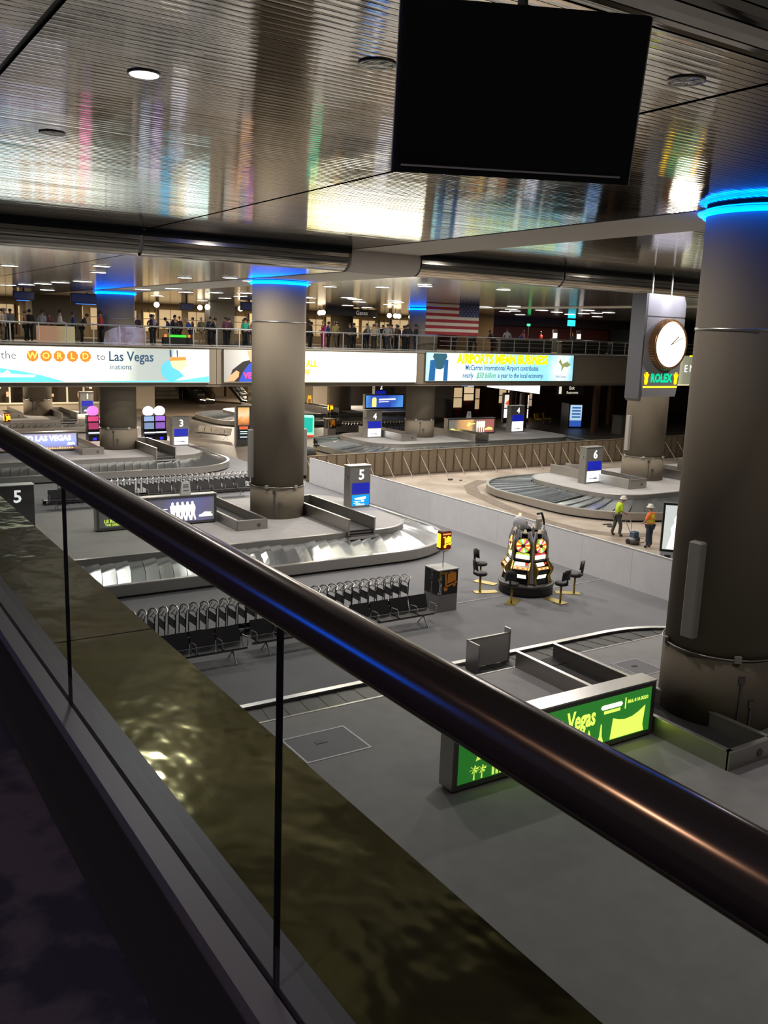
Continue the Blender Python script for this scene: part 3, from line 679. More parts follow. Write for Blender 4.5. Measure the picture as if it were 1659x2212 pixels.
# ------------------------------------------------------------------ advertising clock round the column of carousel 6
ck = thing('advertising_clock', 'tall grey hanging clock tower sign with glowing round dial and green lettering', 'clock', (27.32, 23.32, 6.485))
ck.scale = (.695,) * 3
cg = mat('clock_grey', (.28, .275, .29), .5, .1)
side = [(-1.55, .05), (-1.40, 5.4)]
MB().prism_y([(-1.35, 0), (1.25, 0), (1.45, .9), (1.50, 4.1), (1.48, 4.18), (-1.45, 4.18), (-1.50, .9)], 0, .95).build('tower_box', cg, ck)
MB().prism_y([(-1.48, 4.25), (1.50, 4.25), (1.50, 4.95), (1.30, 5.35), (-1.48, 5.40)], .0, .95).build('top_box', cg, ck)
MB().box(-1.47, 1.48, .03, .92, 4.17, 4.27).build('recessed_band', steel_dk, ck)  # dark steel band set back between the two boxes
MB().prism_y([(-1.62, -.1), (-1.45, -.25), (-1.38, .1), (-1.44, 4.2), (-1.5, 5.40), (-1.62, 5.40)], .02, 1.0).build('side_fin', mat('fin_grey', (.12, .12, .13), .5, .3), ck)
gold = mat('fluted_gold', (.55, .34, .18), .3, .9)
dial = bpy.data.objects.new('dial', None); C.objects.link(dial); dial.parent = ck; dial.location = (.12, 0, 2.78); dial.rotation_euler = (PI / 2, 0, 0)
dial.empty_display_size = .2
m = MB(); n = 60
P = []
for i in range(n * 2):
    a = PI * i / n; rr_ = 1.36 if i % 2 else 1.28
    P.append((rr_ * math.cos(a), rr_ * math.sin(a)))
m.prism(P, 0, .34).build('fluted_bezel', gold, dial)
MB().cyl(0, 0, .34, .36, 1.17, 48).build('glowing_face', glow('dial_white', (1, .95, .78), 4.0), dial)
MB().lathe(0, 0, [(1.18, .33), (1.28, .34), (1.27, .40), (1.18, .41)], 48, False).build('bezel_lip', gold, dial, True)
MB().box(-.03, .03, 0, .75, .365, .375).xf(Matrix.Rotation(R(-52), 4, 'Z')).build('hour_hand', gold, dial)
MB().box(-.02, .02, 0, 1.0, .376, .384).xf(Matrix.Rotation(R(-66), 4, 'Z')).build('minute_hand', gold, dial)
GT = glow('green_sign', (.0, .62, .30), 1.15)
txt('ROLEX', .62, (.02, -.012, .98), GT, ck, bold=.03, sx=.86)
for sx_ in (-1.16, 1.18):
    P = [(-.12, -.32), (.10, -.32), (.17, -.18), (.16, 0), (.26, .22), (.19, .24), (.11, .05), (.12, .32), (.04, .33), (.02, .08), (-.04, .34), (-.10, .32), (-.06, .06), (-.19, .26), (-.25, .21), (-.15, 0), (-.17, -.18)]
    MB().prism_y([(sx_ + a * .78, .98 + b) for a, b in P], -.02, -.003).build('crown_emblem', glow('crown_yellow', (1, .62, .0), 1.4), ck)
MB().box(-1.36, 1.32, -.02, .0, .48, .57).build('light_strip', yellow_l, ck)
for x in (-.75, .75): MB().tube([(x, .45, 5.3), (x, .45, (Z1 - 6.485) / .695)], .05, 8).build('hanger_rod', steel, ck)
for x in (-.75, .55):
    d = bpy.data.lights.new('spot_lamp', 'SPOT'); d.energy = 260; d.spot_size = R(75); d.spot_blend = .8; d.color = (.88, .86, 1); d.shadow_soft_size = .05
    o = bpy.data.objects.new('spot_lamp', d); C.objects.link(o); o.location = (27.32 + x * .7, 22.35, 10.75); o.rotation_euler = (R(58), 0, 0)

# ------------------------------------------------------------------ flag
fl = thing('national_flag', 'large striped flag with starred blue canton hanging over the hall', 'flag', (32.4, 46.0, 8.5))
FW, FH = 4.08, 2.42; sh_ = FH / 13
def cloth(x0, x1, z0, z1, y, m, name, par, nx=14):
    v = []; f = []
    for i in range(nx + 1):
        x = x0 + (x1 - x0) * i / nx; wv = .05 * math.sin(x * 3.1) + .02 * math.sin(x * 7)
        v += [(x, y + wv, z0), (x, y + wv, z1), (x, y + wv + .01, z0), (x, y + wv + .01, z1)]
    for i in range(nx):
        a = i * 4; f += [(a, a + 4, a + 5, a + 1), (a + 2, a + 3, a + 7, a + 6), (a + 1, a + 5, a + 7, a + 3), (a, a + 2, a + 6, a + 4)]
    return MB().add(v, f).build(name, m, par)
fr_, fw_, fb_ = mat('flag_red', (.28, .025, .035), .8), mat('flag_white', (.58, .54, .48), .8), mat('flag_blue', (.03, .04, .12), .8)
for i in range(13):
    z1 = FH - i * sh_; x1 = FW if i >= 7 else FW - 1.55
    cloth(0, x1, z1 - sh_ + .001, z1 - .001, 0, fr_ if i % 2 == 0 else fw_, 'stripe', fl)
cn = cloth(FW - 1.55, FW, FH - 7 * sh_, FH, 0, fb_, 'canton', fl)
st = MB()
for r_ in range(9):
    for c in range(6 if r_ % 2 == 0 else 5):
        x = FW - 1.55 + .13 + (.26 * c if r_ % 2 == 0 else .13 + .26 * c); z = FH - .075 - r_ * .142
        y = .05 * math.sin(x * 3.1) + .02 * math.sin(x * 7) - .008
        st.add([(x + (.038 if k % 2 == 0 else .016) * math.sin(PI * k / 5), y, z + (.038 if k % 2 == 0 else .016) * math.cos(PI * k / 5)) for k in range(10)], [tuple(range(10))])
st.build('star_field', fw_, cn)
for x in (.2, FW - .2): MB().tube([(x, .0, FH), (x, 0, Z2 - 8.5 + .0)], .008, 4).build('hanging_wire', steel_dk, fl)

# ------------------------------------------------------------------ far balcony
BY = 53.5
struct(MB().box(-20, 112, BY + .12, 112, 6.8, 7.25).build('floor', mat('balcony_carpet', (.16, .14, .11), .8)), 'upper level balcony floor across the hall')
bf = empty_s('wall_back', 'tan fascia of the far balcony behind the backlit banners')
x = -20
while x < 110:
    MB().box(x + .01, x + 2.98, BY + .0 + .05, BY + .12, 5.0, 7.24).build('panel', tan_wall, bf); x += 3.0
struct(MB().box(-20, 112, BY - .04, BY + .14, 7.2, 7.30).build('trim', mat('slab_edge', (.20, .18, .15), .5)), 'thin metal edge of the far balcony slab')
struct(MB().box(-20, 112, BY + .12, 75, 4.85, 5.0).build('ceiling', mat('soffit', (.16, .13, .10), .7)), 'soffit under the far balcony')
bal = thing('balcony_railing', 'long glass and steel railing in front of the crowd on the far balcony', 'railing', (0, BY + .02, 7.3))
MB().tube([(-2, 0, 1.10), (52, 0, 1.10), (95, 0, 1.10)], .045, 8).build('top_rail', rail_s, bal)
MB().box(-2, 95, -.02, .02, .05, .10).build('bottom_rail', rail_s, bal)
x = -2.0; k = 0; pme = MB().box(-.03, .03, -.03, .03, 0, 1.08).mesh('post', rail_s)
gme = MB().box(.05, 1.45, -.006, .006, .12, 1.0).mesh('glass_pane', glass_mat('balcony_glass', (.80, .80, .78)))
while x < 94:
    link('post', pme, bal, (x, 0, 0))
    if x < 78: link('glass_pane', gme, bal, (x, 0, 0))
    x += 1.5
for z in (.42, .75):
    MB().box(39, 95, -.015, .015, z, z + .035).build('mid_rail', rail_s, bal)

def banner(x0, x1, z0, z1, label, face, y=BY - .1):
    t = thing('backlit_banner', label, 'banner', ((x0 + x1) / 2, y, z0)); hw, H = (x1 - x0) / 2, z1 - z0
    MB().box(-hw, hw, 0, .12, 0, H).build('light_case', steel_dk, t)
    MB().box(-hw + .03, hw - .03, -.012, -.001, .03, H - .03).build('printed_face', face, t)
    MB().box(-hw, hw, -.02, 0, -.01, .03).box(-hw, hw, -.02, 0, H - .03, H).box(-hw, -hw + .03, -.02, 0, 0, H).box(hw - .03, hw, -.02, 0, 0, H).build('frame', mat('banner_frame', (.3, .28, .2), .4, .6), t)
    return t, hw, H
zf = -.014
FA = ramp_glow('banner_pale', [(0, (3.2, 3.4, 3.0)), (.35, (3.0, 3.0, 2.7)), (.58, (1.3, 1.4, 1.2)), (.68, (.42, .50, .44)), (.83, (.30, .40, .38)), (.92, (2.6, 2.8, 2.6)), (1, (1.6, 2.2, 2.0))], 'X', -7, 7, .8, (.25, .06))
t, hw, H = banner(7.4, 21.48, 5.10, 7.14, 'pale blue backlit banner reading the WORLD to Las Vegas at far left', FA)
INK = glow('navy_ink', (.015, .06, .13), 1); INK2 = glow('grey_ink', (.10, .11, .13), 1)
LBL = glow('sky_blue_print', (.12, .65, .85), 1.2)
P = [(-hw + .05, .04), (hw - .05, .04), (hw - .05, .42), (5.2, .16), (3.4, .12), (1.0, .12)] + [(-hw + .05 + i * .6, .92 - .012 * i * i * .9) for i in range(9, -1, -1)]
poly_y('printed_wave', P, zf, LBL, t)
poly_y('printed_logo', [(-5.9, .30), (-5.2, .75), (-5.0, .50), (-4.7, .72), (-4.5, .50), (-3.9, .46), (-3.2, .44), (-3.3, .32)], zf - .007, glow('ad_white', (.95, .96, 1), 1.5), t)
txt('the', .62, (-4.55 - .05, zf, 1.50), INK2, t)
for i, ch in enumerate('WORLD'):
    cx = -3.35 + i * .72
    P = [((.30 + (.03 if k % 2 else 0)) * math.cos(2 * PI * k / 20) + cx, (.30 + (.03 if k % 2 else 0)) * math.sin(2 * PI * k / 20) + 1.49) for k in range(20)]
    poly_y('orange_disc', P, zf, glow('orange_print', (1, .22, .02), 1.0), t)
    txt(ch, .50, (cx, zf - .012, 1.49), glow('yellow_letter', (1, .80, .12), 1.2), t, bold=.008)
txt('to', .58, (.42, zf, 1.48), INK2, t)
txt('Las Vegas', .80, (2.18, zf, 1.50), INK, t, bold=.012, sx=.86)
txt('inations', .46, (1.55, zf, .92), INK, t, sx=.9)
poly_y('printed_globe', [(4.9 + .95 * math.cos(a * PI / 12), .75 + .72 * math.sin(a * PI / 12)) for a in range(8, 17)] + [(4.6, .05), (5.4, .4)], zf, glow('globe_blue', (.10, .50, .85), 1.1), t)
poly_y('printed_welcome_sign', [(4.55, 1.15), (4.6, 1.35), (5.5, 1.42), (5.6, 1.25), (5.5, .95), (5.1, .70), (4.7, .9)], zf - .007, glow('pale_yellow', (1, .85, .35), 1.2), t)
poly_y('printed_welcome_sign', [(4.5, 1.30), (5.55, 1.36), (5.5, 1.56), (4.55, 1.52)], zf - .014, glow('orange_red', (1, .25, .04), 1.1), t)
poly_y('printed_post', [(4.52, 1.55), (4.62, 1.55), (4.60, 1.95), (4.5, 1.95)], zf - .007, INK, t); poly_y('printed_post', [(4.95, 1.55), (5.02, 1.55), (5.0, 1.95), (4.93, 1.95)], zf - .007, INK, t)

FB = ramp_glow('banner_white', [(0, (.10, .08, .06)), (.07, (.35, .32, .24)), (.16, (.9, .85, .7)), (.42, (3.2, 2.9, 1.6)), (.6, (4.5, 4.2, 3.2)), (1, (5, 4.7, 3.6))], 'X', -7.2, 7.2, 1.0)
t, hw, H = banner(22.4, 37.0, 5.12, 7.17, 'overexposed white backlit banner with a man in a blue shirt at its left', FB)
SK = glow('skin_print', (.75, .33, .16), 1)
poly_y('printed_jacket', [(-7.0, .05), (-6.7, .8), (-6.0, 1.3), (-5.1, 1.5), (-5.0, 1.2), (-5.9, .4), (-6.1, .04)], zf, glow('jacket_black', (.015, .012, .012), 1), t)
poly_y('printed_shirt', [(-6.3, .04), (-6.0, .65), (-5.6, 1.15), (-5.25, 1.35), (-4.0, 1.25), (-3.6, .04)], zf - .007, glow('shirt_blue', (.02, .06, .42), 1), t)
poly_y('printed_head', [(-5.5, 1.3), (-5.65, 1.75), (-5.7, 2.0), (-4.4, 2.0), (-4.3, 1.4), (-4.7, 1.2)], zf - .014, SK, t)
poly_y('printed_hand', [(-7.1, .05), (-6.85, .45), (-6.45, .75), (-6.25, .65), (-6.3, .35), (-6.6, .08)], zf - .014, SK, t)
txt('VEGAS', .5, (-5.95, zf - .022, .42), glow('pink_print', (1, .05, .22), 1), t, bold=.02, align='LEFT')
YB = glow('banner_yellow', (1, .80, .02), 1.25)
txt('BRING ALL', .55, (-1.55 - .35, zf, 1.2), YB, t, bold=.035, sx=.9); txt('OFF', .55, (-1.7, zf, .6), YB, t, bold=.035)

FC = ramp_glow('banner_cyan', [(0, (.25, .75, .85)), (.15, (.95, 1.0, 1.0)), (.4, (.50, .95, 1.0)), (.8, (.30, .85, 1.0)), (.92, (1.0, 1.1, 1.1)), (1, (.25, .75, .9))], 'X', -7.2, 7.2, 1.0, (.6, .25))
t, hw, H = banner(37.75, 52.15, 5.2, 7.26, 'cyan backlit banner reading AIRPORTS MEAN BUSINESS in yellow letters', FC)
txt('AIRPORTS MEAN BUSINESS', .92, (.02, zf, 1.60), glow('yellow_ink', (1, .95, .0), 1.3), t, bold=.05, sx=.80)
txt('McCarran International Airport contributes', .56, (-.05, zf, .98), glow('teal_ink', (.02, .10, .30), 1), t, sx=.72, bold=.006)
txt('nearly', .54, (-3.35, zf, .42), glow('teal_ink', (.02, .10, .30), 1), t, sx=.75, bold=.006)
txt('$30 billion', .58, (-1.65, zf, .42), glow('green_ink', (.05, .35, .14), 1), t, sx=.75, shear=.35, bold=.006)
txt('a year to the local economy.', .54, (1.80, zf, .42), glow('teal_ink', (.02, .10, .30), 1), t, sx=.74, bold=.006)
DT = glow('tower_teal', (.02, .09, .13), 1)
poly_y('printed_tower', [(-6.9, .04), (-6.8, 1.5), (-6.3, 1.55), (-6.35, .04)], zf, glow('tower_blue', (.01, .10, .28), 1), t); poly_y('printed_tower', [(-5.6, .04), (-5.55, 1.55), (-5.2, 1.55), (-5.22, .04)], zf, glow('tower_blue', (.01, .10, .28), 1), t)
poly_y('printed_tower', [(-6.3, .9), (-6.35, 1.4), (-6.6, 1.75), (-6.5, 1.98), (-5.4, 1.98), (-5.3, 1.75), (-5.55, 1.4), (-5.6, .95), (-5.9, .85)], zf - .007, DT, t)
poly_y('printed_aircraft', [(5.6, 1.5), (5.75, 1.75), (6.0, 1.35), (6.5, 1.55), (6.9, 1.3), (6.5, 1.1), (6.2, 1.15), (5.9, .75), (5.95, 1.15)], zf, glow('aircraft_print', (.30, .33, .12), 1), t)
txt('McCarran', .26, (5.9, zf, .36), glow('teal_ink', (.02, .10, .30), 1), t, shear=.4)

# ------------------------------------------------------------------ people
def skin_mesh(name, verts, edges, radii, sub=1, root=0):
    me = bpy.data.meshes.new(name); me.from_pydata([tuple(v) for v in verts], edges, [])
    o = bpy.data.objects.new(name, me); bpy.context.scene.collection.objects.link(o)
    md = o.modifiers.new('s', 'SKIN'); md.use_smooth_shade = True
    sv = me.skin_vertices[0].data
    for i, r_ in enumerate(radii): sv[i].radius = r_ if isinstance(r_, tuple) else (r_, r_)
    sv[root].use_root = True
    if sub:
        s = o.modifiers.new('b', 'SUBSURF'); s.levels = sub; s.render_levels = sub
    dg = bpy.context.evaluated_depsgraph_get(); ev = o.evaluated_get(dg); m2 = bpy.data.meshes.new_from_object(ev)
    m2.name = name
    for p in m2.polygons: p.use_smooth = True
    bpy.data.objects.remove(o); bpy.data.meshes.remove(me)
    return m2
def pose_joints(p):
    """p: dict of overrides; person faces -Y, stands on z=0, 1.75 m"""
    J = dict(pelvis=(0, 0, .95), waist=(0, .01, 1.10), chest=(0, 0, 1.33), neck=(0, .01, 1.48), head0=(0, -.01, 1.56), head=(0, -.02, 1.66), top=(0, -.01, 1.73),
             sL=(-.18, .01, 1.42), eL=(-.23, .05, 1.14), hL=(-.22, -.08, .90), fL=(-.21, -.12, .82),
             sR=(.18, .01, 1.42), eR=(.23, .05, 1.14), hR=(.22, -.08, .90), fR=(.21, -.12, .82),
             hpL=(-.10, 0, .90), kL=(-.11, -.02, .50), aL=(-.12, .02, .09), tL=(-.13, -.13, .04),
             hpR=(.10, 0, .90), kR=(.11, -.02, .50), aR=(.12, .02, .09), tR=(.13, -.13, .04))
    J.update(p); return {k: Vector(v) for k, v in J.items()}
def chain(J, spec, fat=0.0):
    """spec: list of chains [(joint, radius), ...]; first chain's first joint is the root"""
    V = []; E_ = []; Rr = []; idx = {}
    for ch in spec:
        prev = None
        for n, r_ in ch:
            if n not in idx: idx[n] = len(V); V.append(J[n]); Rr.append(r_ + fat if not isinstance(r_, tuple) else (r_[0] + fat, r_[1] + fat))
            if prev is not None and (prev, idx[n]) not in E_: E_.append((prev, idx[n]))
            prev = idx[n]
    return V, E_, Rr
BODY = [[('pelvis', (.14, .10)), ('waist', (.13, .09)), ('chest', (.15, .105)), ('neck', .055), ('head0', .062), ('head', (.080, .098)), ('top', (.05, .06))],
        [('chest', .14), ('sL', .058), ('eL', .043), ('hL', .030), ('fL', .035)], [('chest', .14), ('sR', .058), ('eR', .043), ('hR', .030), ('fR', .035)],
        [('pelvis', .14), ('hpL', .085), ('kL', .058), ('aL', .040), ('tL', .038)], [('pelvis', .14), ('hpR', .085), ('kR', .058), ('aR', .040), ('tR', .038)]]
SHIRT = [[('pelvis', (.155, .115)), ('waist', (.155, .115)), ('chest', (.175, .125)), ('neck', .065)], [('chest', .15), ('sL', .075), ('eL', .058), ('hL', .043)], [('chest', .15), ('sR', .075), ('eR', .058), ('hR', .043)]]
TROUS = [[('pelvis', (.15, .11)), ('hpL', .098), ('kL', .075), ('aL', .060)], [('pelvis', .15), ('hpR', .098), ('kR', .075), ('aR', .060)]]
SHOEL = [[('aL', .055), ('tL', .048)]]; SHOER = [[('aR', .055), ('tR', .048)]]
POSES = [
    {},
    dict(hL=(-.12, -.28, 1.08), fL=(-.06, -.34, 1.12), eL=(-.25, -.02, 1.13)),
    dict(hR=(.10, -.30, 1.15), fR=(.05, -.36, 1.20), eR=(.26, -.04, 1.14), hL=(-.10, -.30, 1.05), fL=(-.04, -.34, 1.06)),
    dict(chest=(0, -.12, 1.30), neck=(0, -.20, 1.42), head0=(0, -.24, 1.48), head=(0, -.30, 1.56), top=(0, -.31, 1.63), sL=(-.18, -.16, 1.36), sR=(.18, -.16, 1.36), eL=(-.22, -.22, 1.10), eR=(.22, -.22, 1.10), hL=(-.14, -.40, 1.05), fL=(-.1, -.47, 1.06), hR=(.14, -.40, 1.05), fR=(.1, -.47, 1.06)),
    dict(kL=(-.10, -.16, .50), aL=(-.10, -.12, .09), tL=(-.10, -.26, .04), kR=(.10, .06, .50), aR=(.11, .22, .10), tR=(.12, .10, .04), hL=(-.22, .12, .92), fL=(-.21, .14, .84), hR=(.22, -.2, .95), fR=(.2, -.26, .9)),
    dict(sL=(-.19, .0, 1.42), eL=(-.30, .06, 1.20), hL=(-.19, -.06, 1.02), fL=(-.14, -.06, .99), sR=(.19, 0, 1.42), eR=(.30, .06, 1.20), hR=(.19, -.06, 1.02), fR=(.14, -.06, .99))]
KIT = []
def limbs_for(p):
    J = pose_joints(p)
    V, E_, Rr = chain(J, BODY)
    d = dict(body=skin_mesh('body', V, E_, Rr, 1))
    for nm, sp in (('shirt', SHIRT), ('trousers', TROUS), ('shoe', SHOEL), ('shoe2', SHOER)):
        JJ = dict(J)
        V, E_, Rr = chain(JJ, sp); d[nm] = skin_mesh(nm.rstrip('2'), V, E_, Rr, 1)
    h = J['head']
    d['hair'] = MB().sphere((h.x, h.y + .012, h.z + .025), (.092, .110, .095), 10, 7).mesh('hair', None, True)
    return d
for p in POSES: KIT.append(limbs_for(p))
SKINS = [mat('skin_fair', (.42, .25, .17), .6), mat('skin_mid', (.27, .15, .095), .6), mat('skin_deep', (.08, .045, .03), .6)]
HAIRS = dict(black=mat('hair_black', (.012, .01, .01), .6), brown=mat('hair_brown', (.06, .035, .02), .6), blond=mat('hair_blond', (.30, .20, .09), .6), grey=mat('hair_grey', (.30, .29, .27), .6))
CL = dict(beige=(.42, .33, .22), paleblue=(.30, .34, .40), rust=(.25, .10, .05), black=(.012, .012, .014), white=(.62, .60, .58), blue=(.02, .06, .28), red=(.45, .02, .025), brown=(.09, .06, .045), navy=(.012, .018, .06),
          olive=(.13, .13, .07), purple=(.12, .035, .07), green=(.02, .28, .18), violet=(.06, .03, .25), pink=(.60, .10, .18), grey=(.22, .22, .22), magenta=(.35, .01, .12), yellow=(.45, .38, .14), lightgreen=(.35, .42, .33), khaki=(.28, .24, .17), denim=(.03, .04, .08))
def clm(n): return mat('cloth_' + n, CL[n], .85)
def person(x, y, z, rz, pose, shirt, tr, hair, sk, label, group=None, scale=1.0, cat='person'):
    t = thing('person', label, 'person', (x, y, z), rz, group); t.scale = (scale,) * 3
    k = KIT[pose]
    def p(nm, me, m):
        o = link(nm, me, t)
        if not me.materials: me.materials.append(None)
        o.material_slots[0].link = 'OBJECT'; o.material_slots[0].material = m
        return o
    p('body', k['body'], SKINS[sk]); p('shirt', k['shirt'], clm(shirt)); p('trousers', k['trousers'], clm(tr))
    p('shoe', k['shoe'], rubber); p('shoe', k['shoe2'], rubber); p('hair', k['hair'], HAIRS[hair])
    return t
# (x, y, turn, pose, shirt, trousers, hair, skin, label)
PPL = [
 (10.0, 55.6, 60, 0, 'beige', 'khaki', 'brown', 0, 'person in beige top, leftmost of the crowd behind the far railing'),
 (10.45, 57.3, 250, 1, 'paleblue', 'black', 'grey', 0, 'person in pale blue top near the left end of the far railing'),
 (11.3, 56.0, 80, 1, 'rust', 'black', 'brown', 1, 'person in rust coloured top left of the dark grey wall block'),
 (11.9, 57.7, 200, 0, 'black', 'black', 'black', 0, 'person in black coat with big dark hair above the word the'),
 (12.35, 56.4, 120, 5, 'paleblue', 'black', 'black', 1, 'person in pale top and dark trousers beside the black coated one'),
 (12.75, 55.6, 300, 3, 'purple', 'denim', 'brown', 1, 'person bending in purple above the orange letter W'),
 (13.35, 56.4, 90, 1, 'white', 'black', 'black', 0, 'person in white shirt and black trousers above the orange letter O'),
 (14.5, 58.1, 260, 0, 'blue', 'denim', 'brown', 0, 'person in blue top above the orange letter R'),
 (14.1, 54.5, 70, 3, 'black', 'black', 'black', 1, 'person in black leaning over the railing left of the red top'),
 (15.15, 54.35, 250, 0, 'red', 'black', 'black', 1, 'person in bright red top left of the blue lit far column'),
 (18.35, 57.4, 110, 5, 'brown', 'black', 'blond', 0, 'fair haired person in brown standing just right of the blue lit far column'),
 (18.75, 56.1, 80, 0, 'black', 'black', 'black', 1, 'person in black with dark hair facing the white sleeved one'),
 (19.45, 57.8, 290, 2, 'white', 'black', 'grey', 0, 'person in white reaching forward over the words Las Vegas'),
 (19.75, 55.5, 250, 3, 'navy', 'denim', 'black', 0, 'person in navy leaning at the railing above the word Vegas'),
 (20.3, 56.2, 30, 0, 'black', 'black', 'black', 0, 'taller person in black behind the navy leaner'),
 (20.9, 57.9, 160, 1, 'brown', 'black', 'brown', 0, 'person in dark brown jacket among black coats left of centre column'),
 (21.5, 56.6, 260, 3, 'blue', 'denim', 'grey', 0, 'person in royal blue jacket bending, grey haired'),
 (22.3, 55.3, 80, 3, 'black', 'black', 'black', 1, 'person in black stooping above the end of the pale banner'),
 (22.75, 58.0, 180, 0, 'olive', 'khaki', 'grey', 0, 'person in olive jacket left of the white topped one'),
 (23.35, 57.4, 220, 1, 'white', 'black', 'blond', 0, 'person in white top between olive and purple clothed people'),
 (23.9, 56.6, 200, 5, 'purple', 'black', 'black', 1, 'person in purple patterned top above the gap between banners'),
 (24.3, 57.3, 120, 0, 'black', 'black', 'black', 0, 'person in black behind the purple top'),
 (24.75, 55.4, 160, 1, 'green', 'black', 'black', 0, 'person in bright green top at the railing'),
 (25.0, 58.6, 200, 0, 'brown', 'khaki', 'brown', 0, 'person in brown behind the green top'),
 (25.35, 56.3, 80, 2, 'violet', 'denim', 'brown', 0, 'person in violet top right of the green top'),
 (25.75, 57.7, 260, 0, 'grey', 'black', 'blond', 0, 'fair haired person in grey above the man on the banner'),
 (26.0, 56.8, 140, 1, 'pink', 'denim', 'brown', 0, 'person in pink top left of the centre column'),
 (26.35, 55.3, 210, 0, 'black', 'black', 'black', 1, 'person in black right of the pink top'),
 (26.7, 56.2, 250, 5, 'grey', 'khaki', 'black', 0, 'person in grey and white close to the centre column'),
 (27.1, 57.0, 100, 0, 'black', 'black', 'black', 0, 'tall person in black next to the white shirted one'),
 (27.3, 55.7, 170, 0, 'white', 'khaki', 'black', 1, 'person in white shirt at the left edge of the centre column'),
 (29.9, 56.3, 240, 2, 'black', 'black', 'black', 2, 'person in black jacket over white shirt right of the centre column'),
 (30.5, 57.1, 60, 1, 'black', 'black', 'black', 1, 'person in black facing the magenta clothed one'),
 (30.9, 56.1, 270, 2, 'magenta', 'magenta', 'blond', 0, 'person in magenta top and trousers at the railing'),
 (32.2, 57.7, 40, 0, 'blue', 'black', 'black', 0, 'person in blue jacket right of the magenta one'),
 (32.9, 55.9, 190, 5, 'black', 'black', 'brown', 0, 'stout person in black with brown hair above the white banner'),
 (33.1, 58.3, 170, 0, 'yellow', 'khaki', 'brown', 0, 'person in pale yellow top deep in the crowd'),
 (33.6, 56.5, 100, 0, 'black', 'black', 'black', 0, 'person in black right of the pale yellow top'),
 (34.9, 57.3, 60, 3, 'brown', 'black', 'grey', 0, 'person in dark brown leaning, wearing a pale cap'),
 (35.2, 56.0, 280, 1, 'paleblue', 'khaki', 'grey', 0, 'person in light blue shirt above the white banner'),
 (35.7, 57.2, 240, 0, 'lightgreen', 'khaki', 'black', 0, 'person in light green shirt near the right of the white banner'),
 (35.6, 55.2, 130, 5, 'grey', 'denim', 'brown', 0, 'person in grey jacket in front of the light green shirt'),
 (36.2, 55.7, 200, 4, 'olive', 'khaki', 'brown', 0, 'person in olive jacket and khaki trousers at the end of the white banner'),
 (37.0, 58.0, 150, 0, 'black', 'black', 'black', 0, 'person in black behind the olive and khaki one'),
 (36.75, 56.6, 190, 0, 'black', 'black', 'brown', 0, 'tallest person in black near the end of the white banner'),
 (37.5, 57.6, 90, 0, 'navy', 'black', 'black', 0, 'person in navy above the gap before the cyan banner'),
 (37.85, 56.2, 180, 5, 'navy', 'black', 'brown', 0, 'broad person in navy, second before the far blue lit column'),
 (38.1, 55.3, 220, 0, 'black', 'denim', 'black', 1, 'person in black at the left side of the far blue lit column'),
 (38.8, 58.7, 120, 0, 'brown', 'black', 'brown', 0, 'person in brown half hidden by the far blue lit column'),
 (43.4, 55.6, 190, 5, 'navy', 'black', 'black', 1, 'person in navy behind the lower part of the hanging flag'),
 (44.0, 56.0, 100, 4, 'black', 'black', 'black', 1, 'person in black walking behind the lower right of the flag'),
 (45.4, 55.4, 200, 3, 'black', 'black', 'black', 2, 'person in black coat leaning on the railing right of the flag'),
 (47.0, 55.6, 140, 5, 'grey', 'black', 'black', 1, 'person in grey jacket right of the black coated leaner'),
 (11.0, 58.6, 200, 0, 'grey', 'black', 'brown', 0, 'person in grey standing behind the rust coloured top'),
 (17.2, 60.0, 100, 0, 'black', 'black', 'black', 0, 'person in black farther back left of the blue lit far column'),
 (20.0, 59.6, 150, 5, 'purple', 'black', 'black', 1, 'person in dark purple behind the navy leaner'),
 (21.8, 59.5, 210, 0, 'black', 'black', 'brown', 0, 'person in black behind the royal blue jacket'),
 (23.0, 60.2, 60, 0, 'brown', 'khaki', 'black', 1, 'person in brown farther back behind the stooping one'),
 (24.4, 60.5, 170, 0, 'navy', 'black', 'black', 0, 'person in navy deep behind the bright green top'),
 (26.6, 59.8, 240, 0, 'black', 'black', 'black', 1, 'person in black deep behind the pink top'),
 (31.4, 59.0, 90, 0, 'black', 'black', 'black', 1, 'person in black standing behind the magenta one'),
 (33.9, 59.4, 20, 5, 'black', 'black', 'brown', 0, 'person in black deep behind the stout one above the white banner'),
 (34.6, 55.4, 150, 0, 'khaki', 'black', 'brown', 0, 'person in khaki top at the railing left of the light blue shirt'),
 (36.6, 59.6, 190, 0, 'white', 'denim', 'black', 1, 'person in white deep behind the olive jacket'),
 (37.2, 55.0, 160, 5, 'black', 'black', 'black', 1, 'person in black at the railing right of the olive jacket'),
 (38.3, 57.1, 260, 0, 'black', 'black', 'black', 0, 'person in black between the two navy jackets and the far column'),
 (39.4, 59.8, 200, 0, 'grey', 'black', 'grey', 0, 'person in grey behind the far blue lit column'),
 (42.6, 56.6, 90, 0, 'black', 'black', 'black', 0, 'person in black behind the lower left of the flag'),
 (53.3, 61.4, 60, 3, 'blue', 'denim', 'brown', 0, 'person in blue bending by the far counter under the red wall'),
 (54.4, 62.2, 250, 1, 'pink', 'khaki', 'brown', 0, 'person in pink near the small green sign under the red wall'),
 (56.3, 62.0, 200, 1, 'red', 'black', 'brown', 0, 'person in red shirt among the far kiosks'),
 (60.6, 62.4, 150, 0, 'black', 'black', 'brown', 1, 'person in black near the cyan screen under the red wall')]
for i, (x, y, a, ps, s, tr, hr, sk, lb) in enumerate(PPL):
    person(x, y, 7.25, R(a), ps, s, tr, hr, sk, lb, 'crowd on the far balcony', 1.06 + .03 * math.sin(i * 2.3))

